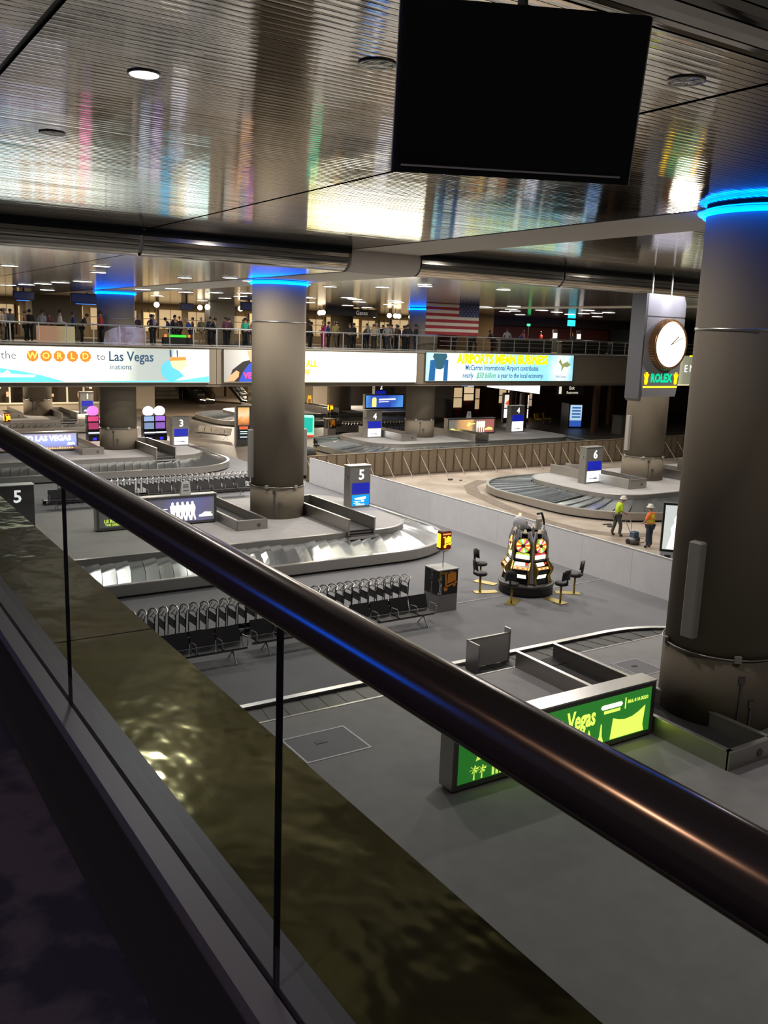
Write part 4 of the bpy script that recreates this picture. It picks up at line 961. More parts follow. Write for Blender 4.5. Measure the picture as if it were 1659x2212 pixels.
# two workers in the dusty area ------------------------------------------------
def worker(x, y, rz, p, shirt, vest, tr, label, bands=False, fing=True):
    t = thing('person', label, 'person', (x, y, 0), rz); t.scale = (1.02,) * 3
    J = pose_joints(p)
    B = [list(c) for c in BODY]
    # fingers: unequal bent chains from each hand
    for s, fn in (('L', -1), ('R', 1)):
        w0, f0 = J['h' + s], J['f' + s]; d = (f0 - w0).normalized(); sd = Vector((1, 0, 0)) if abs(d.x) < .8 else Vector((0, 1, 0)); sd = (sd - d * sd.dot(d)).normalized(); dn = d.cross(sd)
        if dn.z > 0: dn = -dn
        J['f' + s] = w0 + d * .075
        for k, (o_, L_) in enumerate(((-.027, .062), (-.009, .074), (.009, .070), (.027, .055))):
            a, b = 'g%s%da' % (s, k), 'g%s%db' % (s, k)
            J[a] = w0 + d * .10 + sd * o_; J[b] = J[a] + d * L_ * .5 + dn * .010; J[b + 'c'] = J[b] + d * L_ * .3 + dn * .03
            B.append([('f' + s, .030), (a, .0085), (b, .008), (b + 'c', .007)])
        J['th' + s] = w0 + d * .05 + sd * .038; J['tk' + s] = J['th' + s] + d * .035 + sd * .012 + dn * .015
        B.append([('h' + s, .03), ('th' + s, .011), ('tk' + s, .0085)])
    hd_ = J['head']; fw = Vector((0, -1, -.1)).normalized() if 'face' not in p else Vector(p['face']).normalized()
    J['nose'] = hd_ + fw * .108 + Vector((0, 0, -.012)); B.append([('head', .08), ('nose', .012)])
    V, E_, Rr = chain(J, B); me = skin_mesh('body', V, E_, Rr, 2); me.materials.append(SKINS[0]); link('body', me, t)
    sd = fw.cross(Vector((0, 0, 1))).normalized()
    for k in (-1, 1):
        MB().sphere(hd_ + fw * .088 + sd * .032 * k + Vector((0, 0, .012)), .011, 8, 5).build('eye', mat('eye_dark', (.05, .04, .03), .3), t)
        MB().sphere(hd_ + sd * .092 * k + Vector((0, .0, -.0)), (.014, .022, .032), 8, 5).build('ear', SKINS[0], t)
    MB().sphere(hd_ + fw * .09 + Vector((0, 0, -.045)), (.026, .008, .007), 8, 4).build('mouth', mat('lip', (.25, .09, .07), .5), t)
    for nm, sp, m in (('shirt', SHIRT, shirt), ('trousers', TROUS, tr), ('boot', SHOEL, mat('boot_brown', (.05, .035, .025), .6)), ('boot', SHOER, mat('boot_brown', (.05, .035, .025), .6))):
        sp2 = [[c for c in ch if c[0] not in ('hL', 'hR')] for ch in sp] if nm == 'shirt' else sp
        V, E_, Rr = chain(J, sp2, .012 if nm != 'trousers' else .008); me = skin_mesh(nm, V, E_, Rr, 1); me.materials.append(m); link(nm, me, t)
    if vest:
        J['vtop'] = J['chest'].lerp(J['neck'], .85)
        V, E_, Rr = chain(J, [[('pelvis', (.18, .14)), ('waist', (.19, .145)), ('chest', (.215, .165)), ('vtop', (.13, .12))]], .006); me = skin_mesh('vest', V, E_, Rr, 1); me.materials.append(vest); vo = link('safety_vest', me, t)
        for zz in (1.08, 1.26):
            c = J['waist'].lerp(J['chest'], (zz - 1.10) / .23)
            pts_ = [(c.x + .215 * math.cos(a * PI / 10), c.y + .18 * math.sin(a * PI / 10), zz) for a in range(20)]
            MB().tube(pts_, .022, 4, True).build('reflective_band', bands, vo)
    h = J['head'] + Vector((0, .005, .035))
    hh = MB().lathe(0, 0, [(.135, 0), (.165, .0), (.165, .012), (.128, .02), (.120, .07), (.09, .115), (.04, .138), (.001, .142)], 18).xf(Matrix.Translation(h)).build('hard_hat', mat('hat_white', (.62, .60, .56), .45), t, True)
    MB().box(-.012, .012, -.11, .11, .0, .03).xf(Matrix.Translation(h + Vector((0, 0, .12)))).build('hat_ridge', mat('hat_white', (.62, .60, .56), .45), hh)
    MB().box(-.16, .16, -.03, .03, -.0, .04).xf(Matrix.Translation(J['pelvis'] + Vector((0, 0, .08)))).build('tool_belt', rubber, t) if not vest else None
    return t
lime = mat('lime_cloth', (.42, .58, .03), .8, 0, (.10, .16, .0), .25); orange = mat('orange_cloth', (.85, .20, .03), .8); jeans = mat('work_jeans', (.035, .045, .07), .85); slate = mat('slate_trousers', (.06, .065, .06), .85)
w1 = worker(30.1, 27.4, R(62), dict(chest=(0, -.07, 1.32), neck=(0, -.12, 1.46), head0=(0, -.16, 1.53), head=(0, -.21, 1.61), top=(0, -.22, 1.68), face=(0, -1, -.45), sL=(-.18, -.08, 1.40), sR=(.18, -.08, 1.40),
       eL=(-.22, -.12, 1.12), hL=(-.10, -.34, 1.02), fL=(-.06, -.42, 1.00), eR=(.22, -.12, 1.12), hR=(.08, -.36, .98), fR=(.03, -.43, .95), kL=(-.12, -.14, .50), aL=(-.13, -.10, .10), tL=(-.13, -.25, .04), kR=(.12, .05, .50), aR=(.12, .16, .10), tR=(.13, .02, .04)),
       lime, None, slate, 'worker in lime shirt and white hard hat bending at the work hose')
w2 = worker(29.65, 25.15, R(188), dict(eL=(-.27, -.05, 1.15), hL=(-.16, -.24, 1.02), fL=(-.10, -.31, 1.0), eR=(.27, -.05, 1.15), hR=(.16, -.24, 1.02), fR=(.10, -.31, 1.0), neck=(0, -.02, 1.48), head0=(0, -.05, 1.55), head=(0, -.07, 1.65), top=(0, -.07, 1.72)),
       orange, mat('vest_lime', (.50, .55, .06), .8, 0, (.10, .12, .0), .3), jeans, 'worker in orange shirt with lime safety vest seen from behind', bands=mat('band_orange', (.75, .16, .03), .7))
tl = thing('floor_grinder', 'small dark wheeled floor grinder beside the worker in orange', 'machine', (29.6, 25.9, 0))
MB().cyl(0, 0, .02, .30, .24, 16).build('grinding_head', steel_dk, tl, True); MB().bbox(-.16, .16, -.12, .16, .30, .55, .03).build('motor', mat('motor_blue', (.05, .09, .16), .4), tl)
MB().tube([(0, .15, .3), (0, .45, .75), (0, .6, .95)], .018, 6).tube([(-.2, .6, .95), (.2, .6, .95)], .018, 6).build('handle', steel, tl)
for sx_ in (-.22, .22): MB().cyl(0, 0, -.03, .03, .11, 14).xf(Matrix.Translation((sx_, .15, .11)) @ Matrix.Rotation(PI / 2, 4, 'Y')).build('wheel', rubber, tl)
hs = MB().tube([(30.45, 27.05, 1.0), (30.55, 26.95, .55), (30.5, 26.9, .05), (30.8, 26.3, .03), (30.2, 25.9, .03), (29.7, 25.95, .05)], .022, 6).build('work_hose', mat('hose_tan', (.45, .40, .28), .6))
tag(hs, 'thin pale hose running down from the worker in lime', 'hose')
for i, (x, y, s) in enumerate([(31.6, 29.3, .22), (31.3, 28.9, .12), (32.4, 42.8, .16), (32.9, 42.4, .1), (28.9, 28.7, .14), (33.4, 36.9, .2)]):
    m = MB(); n = 7; P = [((s * (1 + .4 * math.sin(k * 2.7 + i))) * math.cos(2 * PI * k / n) + x, (s * .7 * (1 + .4 * math.cos(k * 1.9 + i))) * math.sin(2 * PI * k / n) + y) for k in range(n)]
    o = m.prism(P, 0, .05 + .02 * (i % 3)).build('rubble_piece', mat('rubble', (.10, .085, .07), .9)); tag(o, ['broken slab piece below carousel 6 rim', 'smaller chip beside the slab piece at carousel 6', 'dark lump on the dusty floor near the brown barrier', 'small chip next to the dark lump by the barrier', 'chip of rubble left of the worker in lime', 'chip lying at the left of carousel 6'][i], 'rubble')
# curved channel left in the floor where the old belt ran
P = [(34.2, 41.9), (32.2, 40.6), (30.9, 38.6), (30.2, 36), (29.6, 33.4), (29.3, 31), (29.4, 28.9), (30.2, 27.6), (31.6, 26.9)]
v = []; 
for i, (x, y) in enumerate(P):
    a = Vector((*P[max(0, i - 1)], 0)); b = Vector((*P[min(len(P) - 1, i + 1)], 0)); nrm = (b - a).normalized().cross(Vector((0, 0, 1)))
    p = Vector((x, y, .004)); v += [p - nrm * .38, p + nrm * .38]
struct(MB().add(v + [p + Vector((0, 0, .004)) for p in v], [(18 + 2 * i, 18 + 2 * i + 1, 18 + 2 * i + 3, 18 + 2 * i + 2) for i in range(8)] + [(2 * i, 2 * i + 2, 2 * i + 3, 2 * i + 1) for i in range(8)]).build('trim', mat('floor_scar', (.16, .125, .10), .9, 0, noise=(2, .2, (.22, .18, .14)))), 'dark curved scar in the bare concrete')
o = MB().box(0, .5, -.03, .03, 0, .02).build('tape_strip', mat('tape_white', (.75, .70, .55), .6)); o.location = (26.6, 25.2, 0); o.rotation_euler = (0, 0, R(-35)); tag(o, 'short pale strip lying on the dusty floor behind the hoarding', 'strip')

# ------------------------------------------------------------------ slot machine islands
GLD = mat('slot_gold', (.45, .32, .08), .3, .85); SWH = mat('slot_white', (.62, .61, .66), .4)
WCOL = [(1, .1, .02), (.95, 1, .4), (.6, .05, .35), (1, .55, .05), (1, 1, .9), (.15, .75, .1), (1, .25, .05), (.9, .95, .2)]
def slot_machine(label, loc, rz, top_col=(.6, .9, .1)):
    """faces -Y; origin on the floor at the island centre"""
    t = thing('slot_machine', label, 'slot machine', loc, rz)
    MB().prism_x([(-.62, .42), (-.58, .60), (-.66, .78), (-.66, .86), (-.50, 1.12), (-.46, 1.72), (-.40, 1.95), (-.24, 1.98), (-.24, .42)], -.24, .24).build('cabinet', black_g, t)
    MB().prism_x([(-.66, .40), (-.62, .60), (-.70, .79), (-.70, .88), (-.53, 1.13), (-.49, 1.73), (-.42, 2.0), (-.36, 2.0), (-.36, .40)], -.285, -.24).prism_x([(-.66, .40), (-.62, .60), (-.70, .79), (-.70, .88), (-.53, 1.13), (-.49, 1.73), (-.42, 2.0), (-.36, 2.0), (-.36, .40)], .24, .285).build('gold_trim', GLD, t)
    g = bpy.data.objects.new('prize_wheel', None); C.objects.link(g); g.parent = t; g.location = (0, -.478, 1.60); g.rotation_euler = (R(86), 0, 0); g.empty_display_size = .1
    MB().lathe(0, 0, [(.215, -.01), (.245, 0), (.245, .03), (.215, .04)], 28, False).build('wheel_rim', GLD, g, True)
    for k in range(16):
        a0, a1 = 2 * PI * k / 16, 2 * PI * (k + .94) / 16
        MB().prism([(.05 * math.cos((a0 + a1) / 2), .05 * math.sin((a0 + a1) / 2)), (.21 * math.cos(a0), .21 * math.sin(a0)), (.215 * math.cos((a0 + a1) / 2), .215 * math.sin((a0 + a1) / 2)), (.21 * math.cos(a1), .21 * math.sin(a1))], .01, .028).build('wheel_wedge', glow('wedge_%d' % (k % 8), WCOL[k % 8], 1.25), g)
    MB().cyl(0, 0, .028, .045, .055, 14).build('wheel_hub', mat('hub_red', (.25, .02, .02), .4), g)
    w1_, w2_ = glow('slot_cream', (1, .93, .68), 1.6), glow('slot_top_%.1f' % top_col[0], top_col, 1.1)
    MB().box(-.20, .20, -.500, -.488, 1.32, 1.37).build('topbox_caption', w2_, t)
    MB().box(-.21, .21, -.507, -.49, 1.18, 1.31).build('payout_display', w1_, t)
    MB().add([(-.19, -.545, 1.08), (.10, -.545, 1.08), (.10, -.60, .98), (-.19, -.60, .98), (-.19, -.53, 1.08), (.10, -.53, 1.08), (.10, -.585, .98), (-.19, -.585, .98)], [(0, 1, 2, 3), (4, 7, 6, 5), (0, 4, 5, 1), (1, 5, 6, 2), (2, 6, 7, 3), (3, 7, 4, 0)]).build('reel_window', w1_, t)
    MB().add([(-.21, -.625, .95), (.21, -.625, .95), (.21, -.675, .89), (-.21, -.675, .89), (-.21, -.61, .94), (.21, -.61, .94), (.21, -.66, .88), (-.21, -.66, .88)], [(0, 1, 2, 3), (4, 7, 6, 5), (0, 4, 5, 1), (1, 5, 6, 2), (2, 6, 7, 3), (3, 7, 4, 0)]).build('button_deck', glow('deck_orange', (1, .45, .1), .9), t)
    for k in range(5): MB().cyl(-.16 + k * .08, -.655, .905, .925, .022, 8).build('button', glow('button_%d' % (k % 2), [(1, 1, .8), (1, .05, .02)][k % 2], 1.3), t)
    MB().add([(-.17, -.635, .74), (.17, -.635, .74), (.17, -.598, .58), (-.17, -.598, .58), (-.17, -.62, .74), (.17, -.62, .74), (.17, -.58, .58), (-.17, -.58, .58)], [(0, 1, 2, 3), (4, 7, 6, 5), (0, 4, 5, 1), (1, 5, 6, 2), (2, 6, 7, 3), (3, 7, 4, 0)]).build('belly_glass', w1_, t)
    MB().box(-.27, .27, -.56, -.47, 1.125, 1.16).build('shelf_bar', black_g, t)
    for sx_ in (-.32, .29): MB().prism_x([(-.58, .42), (-.52, 1.0), (-.50, 1.75), (-.36, 2.08), (-.18, 2.0), (-.12, .42)], sx_, sx_ + .03).build('side_panel', SWH, t)
    MB().cyl(0, -.40, 2.0, 2.10, .06, 12, .03).build('beacon', mat('beacon_pale', (.6, .55, .4), .4, 0, (1, .8, .5), .3), t)
    MB().box(.13, .19, -.57, -.56, .98, 1.08).build('bill_slot', glow('bill_red', (1, .05, .02), 1.1), t)
    return t
def stool(loc, rz, label):
    t = thing('slot_stool', label, 'stool', loc, rz)
    MB().lathe(0, 0, [(.19, .60), (.225, .63), (.225, .68), (.19, .715), (.02, .72)], 20).build('seat', black, t, True)
    v = []; n = 8
    m = MB()
    for i in range(n + 1):
        a = R(-52 + 104 * i / n) + PI / 2
        for r_ in (.21, .25):
            m.v += [(r_ * math.cos(a), r_ * math.sin(a) + .02, .86 - .02 * abs(i - 4)), (r_ * math.cos(a), r_ * math.sin(a) + .05, 1.16 + (.0 if abs(i - 4) < 3 else -.06))]
    for i in range(n):
        a = i * 4; b = a + 4
        m.f += [(a, b, b + 1, a + 1), (a + 2, a + 3, b + 3, b + 2), (a + 1, b + 1, b + 3, a + 3), (a, a + 2, b + 2, b)]
    m.f += [(0, 1, 3, 2), (n * 4, n * 4 + 2, n * 4 + 3, n * 4 + 1)]
    m.build('backrest', black, t, True)
    MB().box(-.03, .03, .12, .26, .64, .66).box(-.03, .03, .235, .26, .64, .95).build('back_bracket', black, t)
    MB().cyl(0, 0, .02, .60, .035, 12).build('post', GLD, t, True)
    MB().box(-.17, .17, -.62, .20, .0, .02).build('base_plate', mat('brass_plate', (.50, .40, .12), .35, .8), t)
    return t
SCX, SCY = 20.45, 22.45
isl = thing('gaming_island_plinth', 'round black plinth under the ring of slot machines', 'plinth', (SCX, SCY, 0))
MB().lathe(0, 0, [(.90, 0), (.92, .06), (.92, .36), (.88, .42), (.02, .42)], 40).build('plinth_drum', black, isl, True)
MB().lathe(0, 0, [(.94, .30), (.95, .38), (.90, .40)], 40).build('plinth_trim', mat('plinth_trim', (.05, .05, .05), .3), isl, True)
top = [(.6, .9, .1), (1, .03, .08), (1, .4, .1), (.6, .9, .1), (1, .1, .1), (.7, .9, .2)]
lab = ['slot machine facing the walkway, left of the two front ones with lime caption', 'slot machine facing right front with a red caption under its wheel', 'slot machine seen from the side at the right of the ring', 'slot machine at the back right of the ring', 'slot machine at the back left of the ring', 'slot machine seen edge on at the left of the ring']
for k in range(6):
    a = 212 + 60 * k            # facing direction
    slot_machine(lab[k], (SCX, SCY, 0), R(a + 90), top[k]).scale = (1.12, 1.2, 1.06)
    b = a + 30
    dv = thing('slot_divider', ['white curved divider panel between the two front slot machines', 'white divider panel right of the red captioned slot machine', 'white divider at the back right of the slot ring', 'white divider panel at the back of the slot ring', 'white divider at the back left of the slot ring', 'white divider panel left of the lime captioned slot machine'][k], 'panel', (SCX, SCY, .42), R(b + 90))
    MB().prism_y([(-.13, 0), (.13, 0), (.12, 1.2), (.17, 1.5), (.15, 1.68), (.0, 1.80), (-.15, 1.68), (-.17, 1.5), (-.12, 1.2)], -.52, -.48).build('curved_panel', SWH, dv)
    MB().prism_y([(-.04, 1.78), (.04, 1.78), (.06, 1.86), (.0, 1.94), (-.06, 1.86)], -.52, -.48).build('finial', mat('finial_cream', (.5, .46, .36), .4), dv)
tp = thing('slot_topper', 'pale dome ornament with glowing tip above the slot machines', 'ornament', (SCX - .15, SCY + .35, .42))
MB().lathe(0, 0, [(.10, 0), (.10, 1.6), (.20, 1.7), (.23, 1.9), (.17, 2.08), (.05, 2.16)], 18).build('dome', SWH, tp, True); MB().sphere((0, 0, 2.2), .05, 10, 6).build('glowing_tip', glow('tip_warm', (1, .6, .25), 2), tp)
tp = thing('slot_topper', 'cream box ornament with dark fin above the right slot machine', 'ornament', (SCX + .55, SCY + .15, .42))
MB().bbox(-.10, .10, -.08, .08, 0, 2.05, .03).build('mast', mat('finial_cream', (.5, .46, .36), .4), tp); MB().tube([(-.1, 0, 2.2), (.1, 0, 2.22), (.2, 0, 2.0), (.25, 0, 1.8)], .04, 6).build('fin', black, tp)
for (x, y, lb) in [(18.9, 23.0, 'black padded stool at the left of the slot machines'), (19.75, 24.05, 'black padded stool at the back left of the slot machines'), (19.0, 21.5, 'black stool in front of the lime captioned slot machine'),
                   (20.55, 20.85, 'black stool in front of the red captioned slot machine'), (21.75, 21.45, 'black padded stool at the right of the slot machines')]:
    a = math.atan2(SCY - y, SCX - x); stool((x, y, 0), a + PI / 2, lb)
# kiosk behind the hoarding
kk = thing('gaming_kiosk', 'grey gaming cabinet with tall bright screen half hidden by the foreground column', 'slot machine', (25.65, 20.65, 0), R(-46))
MB().prism_x([(-.45, 0), (-.45, .85), (-.30, 1.05), (-.12, 1.25), (.35, 1.25), (.35, 0)], -.42, .42).build('cabinet', mat('kiosk_grey', (.20, .20, .23), .4), kk)
MB().box(-.46, .46, -.12, .10, 1.25, 3.0).build('screen_case', black, kk)
MB().box(-.39, .39, -.135, -.12, 1.34, 2.92).build('tall_screen', glow('kiosk_pale', (.55, .58, .56), 1.0), kk)
MB().prism_y([(-.25, 1.36), (-.12, 1.9), (-.16, 2.1), (-.05, 2.3), (-.07, 2.45), (.0, 2.58), (.07, 2.45), (.05, 2.3), (.16, 2.1), (.14, 1.8), (.28, 1.36)], -.142, -.136).build('screen_figure', glow('kiosk_white', (1, .96, .88), 1.3), kk)
for x, z in ((-.2, 1.12), (.15, 1.12)): MB().box(x - .1, x + .1, -.30, -.26, z - .1, z + .05).build('button_panel', black, kk)

# ------------------------------------------------------------------ luggage carts
def cart_proto(label, group):
    t = thing('luggage_cart', label, 'cart', (0, 0, 0), 0, group)
    MB().tube([(-.28, -.26, .80), (-.33, -.26, .97), (-.40, -.2, 1.03), (-.42, 0, 1.05), (-.40, .2, 1.03), (-.33, .26, .97), (-.28, .26, .80)], .022, 5).tube([(-.34, -.10, 1.0), (-.24, -.10, .88), (-.24, .10, .88), (-.34, .10, 1.0)], .015, 5).build('handle', steel_top, t)
    MB().tube([(-.28, -.27, .20), (-.30, -.27, .90)], .016, 5).tube([(-.28, .27, .20), (-.30, .27, .90)], .016, 5).box(-.30, -.28, -.22, .22, .50, .74).tube([(-.29, -.27, .80), (-.34, -.1, .84), (-.34, .1, .84), (-.29, .27, .80)], .014, 5).build('back_frame', mat('cart_panel', (.03, .03, .032), .4, .3), t)
    MB().box(-.28, .45, -.22, .22, .17, .20).tube([(-.28, -.25, .2), (.5, -.20, .2), (.5, .20, .2), (-.28, .25, .2)], .014, 5).build('tray', steel_dk, t)
    for (x, y) in ((-.25, -.25), (-.25, .25), (.40, 0)):
        MB().cyl(0, 0, -.02, .02, .085, 10).xf(Matrix.Translation((x, y, .085)) @ Matrix.Rotation(PI / 2, 4, 'X')).build('wheel', rubber, t)
    return t
ORD = ['first', 'second', 'third', 'fourth', 'fifth', 'sixth', 'seventh', 'eighth', 'ninth', 'tenth', 'eleventh', 'twelfth', 'thirteenth', 'fourteenth', 'fifteenth', 'sixteenth', 'seventeenth', 'eighteenth', 'nineteenth']
def ordinal(k):
    if k <= 19: return ORD[k - 1]
    t_ = ['twenty', 'thirty', 'forty'][k // 10 - 2]
    return {'twenty': 'twentieth', 'thirty': 'thirtieth', 'forty': 'fortieth'}[t_] if k % 10 == 0 else t_ + '-' + ORD[k % 10 - 1]
def cart_row(x0, x1, y, n, label, group, rz=0, rev=True):
    p = cart_proto(label, group)
    for k in range(n):
        c = p if k == 0 else copy_tree(p)
        c.location = (x0 + (x1 - x0) * k / (n - 1), y + .01 * math.sin(k * 5), 0); c.rotation_euler = (0, 0, rz + R(2.0 * math.sin(k * 3.3)))
        c['label'] = label % ordinal(n - k if rev else k + 1)
cart_row(6.6, 15.3, 22.75, 31, '%s nested luggage cart from the black cart dispenser in the nearest row', 'carts in front of carousel 5', PI)
cart_row(9.8, 20.1, 43.95, 36, '%s nested luggage cart from the centre column in the row behind carousel 5', 'carts behind carousel 5', PI)
cart_row(38.2, 45.8, 66.0, 26, '%s nested luggage cart from the left in the far row behind carousel 4', 'carts behind carousel 4', PI, False)
def cart_icon(par, x, z, y, s, m):
    MB().prism_y([(x + a * s, z + b * s) for a, b in ((-.30, .25), (-.30, .30), (-.14, .33), (-.10, -.17), (.33, -.05), (.33, -.11), (-.16, -.24), (-.20, .27))], y - .006, y).build('cart_icon', m, par)
    MB().prism_y([(x - .08 * s, z - .10 * s), (x + .28 * s, z - .02 * s), (x + .28 * s, z + .28 * s), (x + .14 * s, z + .28 * s), (x + .13 * s, z + .34 * s), (x + .03 * s, z + .33 * s), (x + .02 * s, z + .26 * s), (x - .08 * s, z + .24 * s)], y - .006, y).build('case_icon', m, par)
    for dx, dz, r_ in ((-.15, -.28, .085), (.22, -.17, .06)): poly_y('wheel_icon', [(x + dx * s + r_ * s * math.cos(a * PI / 6), z + dz * s + r_ * s * math.sin(a * PI / 6)) for a in range(12)], y, m, par)
def cart_station(x, y, label, lamp_label, pole=2.0):
    t = thing('cart_dispenser', label, 'dispenser', (x, y, 0))
    MB().box(-.38, .38, 0, .72, 0, .56).build('lower_cabinet', mat('cabinet_grey', (.24, .23, .225), .5, .3), t)
    MB().box(-.38, .38, 0, .72, .56, 1.34).build('upper_cabinet', black, t)
    MB().box(-.40, .40, -.02, .74, 1.34, 1.37).build('top_cap', mat('cap_grey', (.42, .42, .40), .5), t)
    OR = mat('orange_print_lit', (.85, .30, .02), .6)
    cart_icon(t, .05, 1.0, -.002, .9, OR)
    txt('Baggage Carts', .10, (.05, -.004, 1.27), mat('print_grey', (.25, .25, .24), .6), t, sx=.8)
    txt('Smarte', .20, (-.30, -.004, .86), mat('print_white', (.6, .6, .6), .6), t, rot=(PI / 2, -PI / 2, 0), bold=.004); txt('Carte', .20, (-.30, -.004, 1.17), mat('print_gold', (.45, .30, .03), .6), t, sx=.8, rot=(PI / 2, -PI / 2, 0), bold=.004)
    txt('Smarte Carte', .16, (-.384, .34, .95), mat('print_grey', (.25, .25, .24), .6), t, rot=(PI / 2, -PI / 2, -PI / 2))
    MB().tube([(0, .3, 1.37), (0, .3, pole - .08)], .016, 6).build('pole', steel, t)
    lb = bpy.data.objects.new('lamp_box', None); C.objects.link(lb); lb.parent = t; lb.location = (0, .3, pole); lb.empty_display_size = .1
    MB().bbox(-.19, .19, -.12, .14, 0, .58, .03).build('housing', mat('housing_dark', (.06, .01, .005), .5), lb)
    MB().lathe(0, 0, [(.06, -.10), (.17, -.03), (.19, .0)], 14).build('housing_foot', mat('finial_cream', (.5, .46, .36), .4), lb)
    MB().box(-.18, .18, -.132, -.12, .02, .56).build('dark_face', glow('amber_dark', (.10, .008, .0), 1), lb)
    YG = glow('amber_bright', (1, .62, .02), 2.2); cart_icon(lb, .02, .25, -.134, .52, YG)
    MB().box(-.15, .15, -.138, -.132, .47, .51).build('caption_bar', glow('amber_mid', (1, .35, .08), 1.2), lb)
    MB().box(-.198, -.19, -.08, .10, .06, .50).build('side_window', YG, lb)
    return t
cart_station(16.58, 21.75, 'black cart dispenser cabinet with orange cart emblem and lamp box on a pole', '', 1.96)
cart_station(37.0, 65.4, 'far cart dispenser with small glowing amber lamp behind carousel 4', '', 2.0)
cart_station(11.3, 62.4, 'cart dispenser with yellow emblem behind the blue Las Vegas sign', '', 2.0)
# ------------------------------------------------------------------ beam seating
def bench(x0, x1, y, n, label, rz=0, col=black, flip=False):
    t = thing('seat_bench', label, 'bench', (x0, y, 0), rz); w_ = (x1 - x0) / n
    for k in range(n):
        a, b = k * w_ + .03, (k + 1) * w_ - .03
        MB().prism_x([(-.05, .44), (-.02, .40), (.45, .38), (.47, .43), (.40, .45)], a, b).build('seat', col, t)
        MB().prism_x([(.42, .46), (.47, .45), (.60, .84), (.56, .86)], a, b).build('backrest', col, t)
    for k in range(n + 1):
        x = k * w_
        MB().tube([(x, .42, .44), (x, .38, .64), (x, .10, .66), (x, .02, .62), (x, .03, .44)], .017, 6).build('armrest', steel_top, t)
    MB().box(-.05, x1 - x0 + .05, .17, .23, .30, .36).build('beam', steel_dk, t)
    for x in (.5 * w_, (n - .5) * w_):
        MB().tube([(x, -.08, .02), (x, .2, .30), (x, .48, .02)], .02, 6).build('leg', steel, t)
    return t
bench(12.75, 15.45, 20.75, 4, 'black four seat bench in front of the cart row, left of the cart dispenser')
bench(9.65, 12.4, 20.75, 4, 'black four seat bench mostly hidden behind the near handrail')
bench(6.5, 9.3, 20.55, 4, 'black four seat bench seen through the glass at lower left')
bench(13.9, 19.2, 42.35, 8, 'long black bench in front of the cart row behind carousel 5')
bench(9.3, 13.4, 42.35, 6, 'black bench behind the white notice and dancer sign')
bench(25.9, 29.2, 67.6, 5, 'pale backed bench standing alone on the far carpet right of post 3', R(-62), mat('seat_tan', (.20, .18, .15), .5))
o = struct(MB().box(16.7, 24.0, 22.28, 22.36, 0, .006).box(24.0 - 7.2, 24.0, 22.28, 22.29, 0, .006).build('trim', mat('floor_strip', (.34, .34, .34), .6)), 'pale expansion strip across the grey carpet')

# ------------------------------------------------------------------ lower level background
struct(MB().box(-20, 62, 107, 107.3, 0, 5).build('wall_back', mat('back_tan', (.26, .20, .12), .7)), 'tan wall at the very back of the lower hall')
struct(MB().box(57.0, 110, 75.0, 75.3, 0, 4.85).build('wall_right', red_wall), 'dark red wall at the back right of the lower hall')
struct(MB().box(56.7, 57.0, 75.0, 107, 0, 4.85).build('wall_right', dark_wall), 'dark side wall running back from the red wall')
# cream wall with large windows at far left
cw = empty_s('wall_left', 'cream wall with framed shop windows at the far left')
MB().box(2, 15.6, 92, 92.3, 0, 5).box(15.6, 31, 92, 92.3, 0, .7).box(15.6, 31, 92, 92.3, 3.4, 5).box(18.2, 20.6, 92, 92.3, .7, 3.4).box(25.4, 31, 92, 92.3, .7, 3.4).box(30.7, 31, 92.3, 107, 0, 5).build('wall_panel', cream_wall, cw)
for i, (a, b) in enumerate(((15.6, 18.2), (20.6, 25.4))):
    wn = empty_s('window_%d' % (i + 1), 'lit shop window at the far left')
    nb = 2 if i == 0 else 3
    for k in range(nb + 1):
        x = a + (b - a) * k / nb; MB().box(x - .07, x + .07, 91.9, 92.1, .7, 3.4).build('mullion', mat('window_frame', (.75, .68, .5), .5, 0, (1, .85, .6), .25), wn)
    MB().box(a, b, 91.88, 92.1, .62, .76).build('sill', mat('window_frame', (.75, .68, .5)), wn)
    MB().box(a, b, 92.0, 92.02, .7, 3.4).build('window_pane', glass, wn)
    MB().box(a - .3, b + .3, 94.4, 94.6, 0, 3.8).build('shop_wall', mat('shop_dark', (.10, .07, .05), .7), wn)
    for k in range(9):
        x = a + .2 + (b - a - .4) * random.random(); z = .9 + 2.0 * random.random()
        o = MB().box(x - .12, x + .12, 93.6, 93.8, z, z + .2 + .3 * random.random()).build('display_lamp', glow('shop_glow_%d' % (k % 3), [(1, .8, .5), (1, .55, .3), (1, .95, .8)][k % 3], 1.2), wn)
# middle back : doorway, crowd rails, escalators
dn = empty_s('door_1', 'dark red doorway at the back of the hall')
MB().box(41.0, 43.0, 106.7, 107, 0, 3).build('door_leaf', mat('door_red', (.12, .02, .015), .6), dn); MB().box(40.8, 41.0, 106.6, 107, 0, 3.2).box(43.0, 43.2, 106.6, 107, 0, 3.2).box(40.8, 43.2, 106.6, 107, 3.0, 3.2).build('door_frame', cream_wall, dn)
struct(MB().box(31.2, 38, 104, 104.2, 0, 4.8).build('wall_panel', mat('pale_board', (.50, .45, .34), .7)), 'pale board wall behind the crowd rail')
cr = thing('crowd_rail', 'thin dark crowd rail before the pale board wall', 'railing', (31.5, 102.6, 0))
MB().box(0, 6.4, -.03, .03, 1.05, 1.10).box(0, 6.4, -.03, .03, .6, .64).build('bar', steel_dk, cr)
for k in range(5): MB().cyl(k * 1.6, 0, 0, 1.1, .035, 8).build('post', steel_dk, cr)
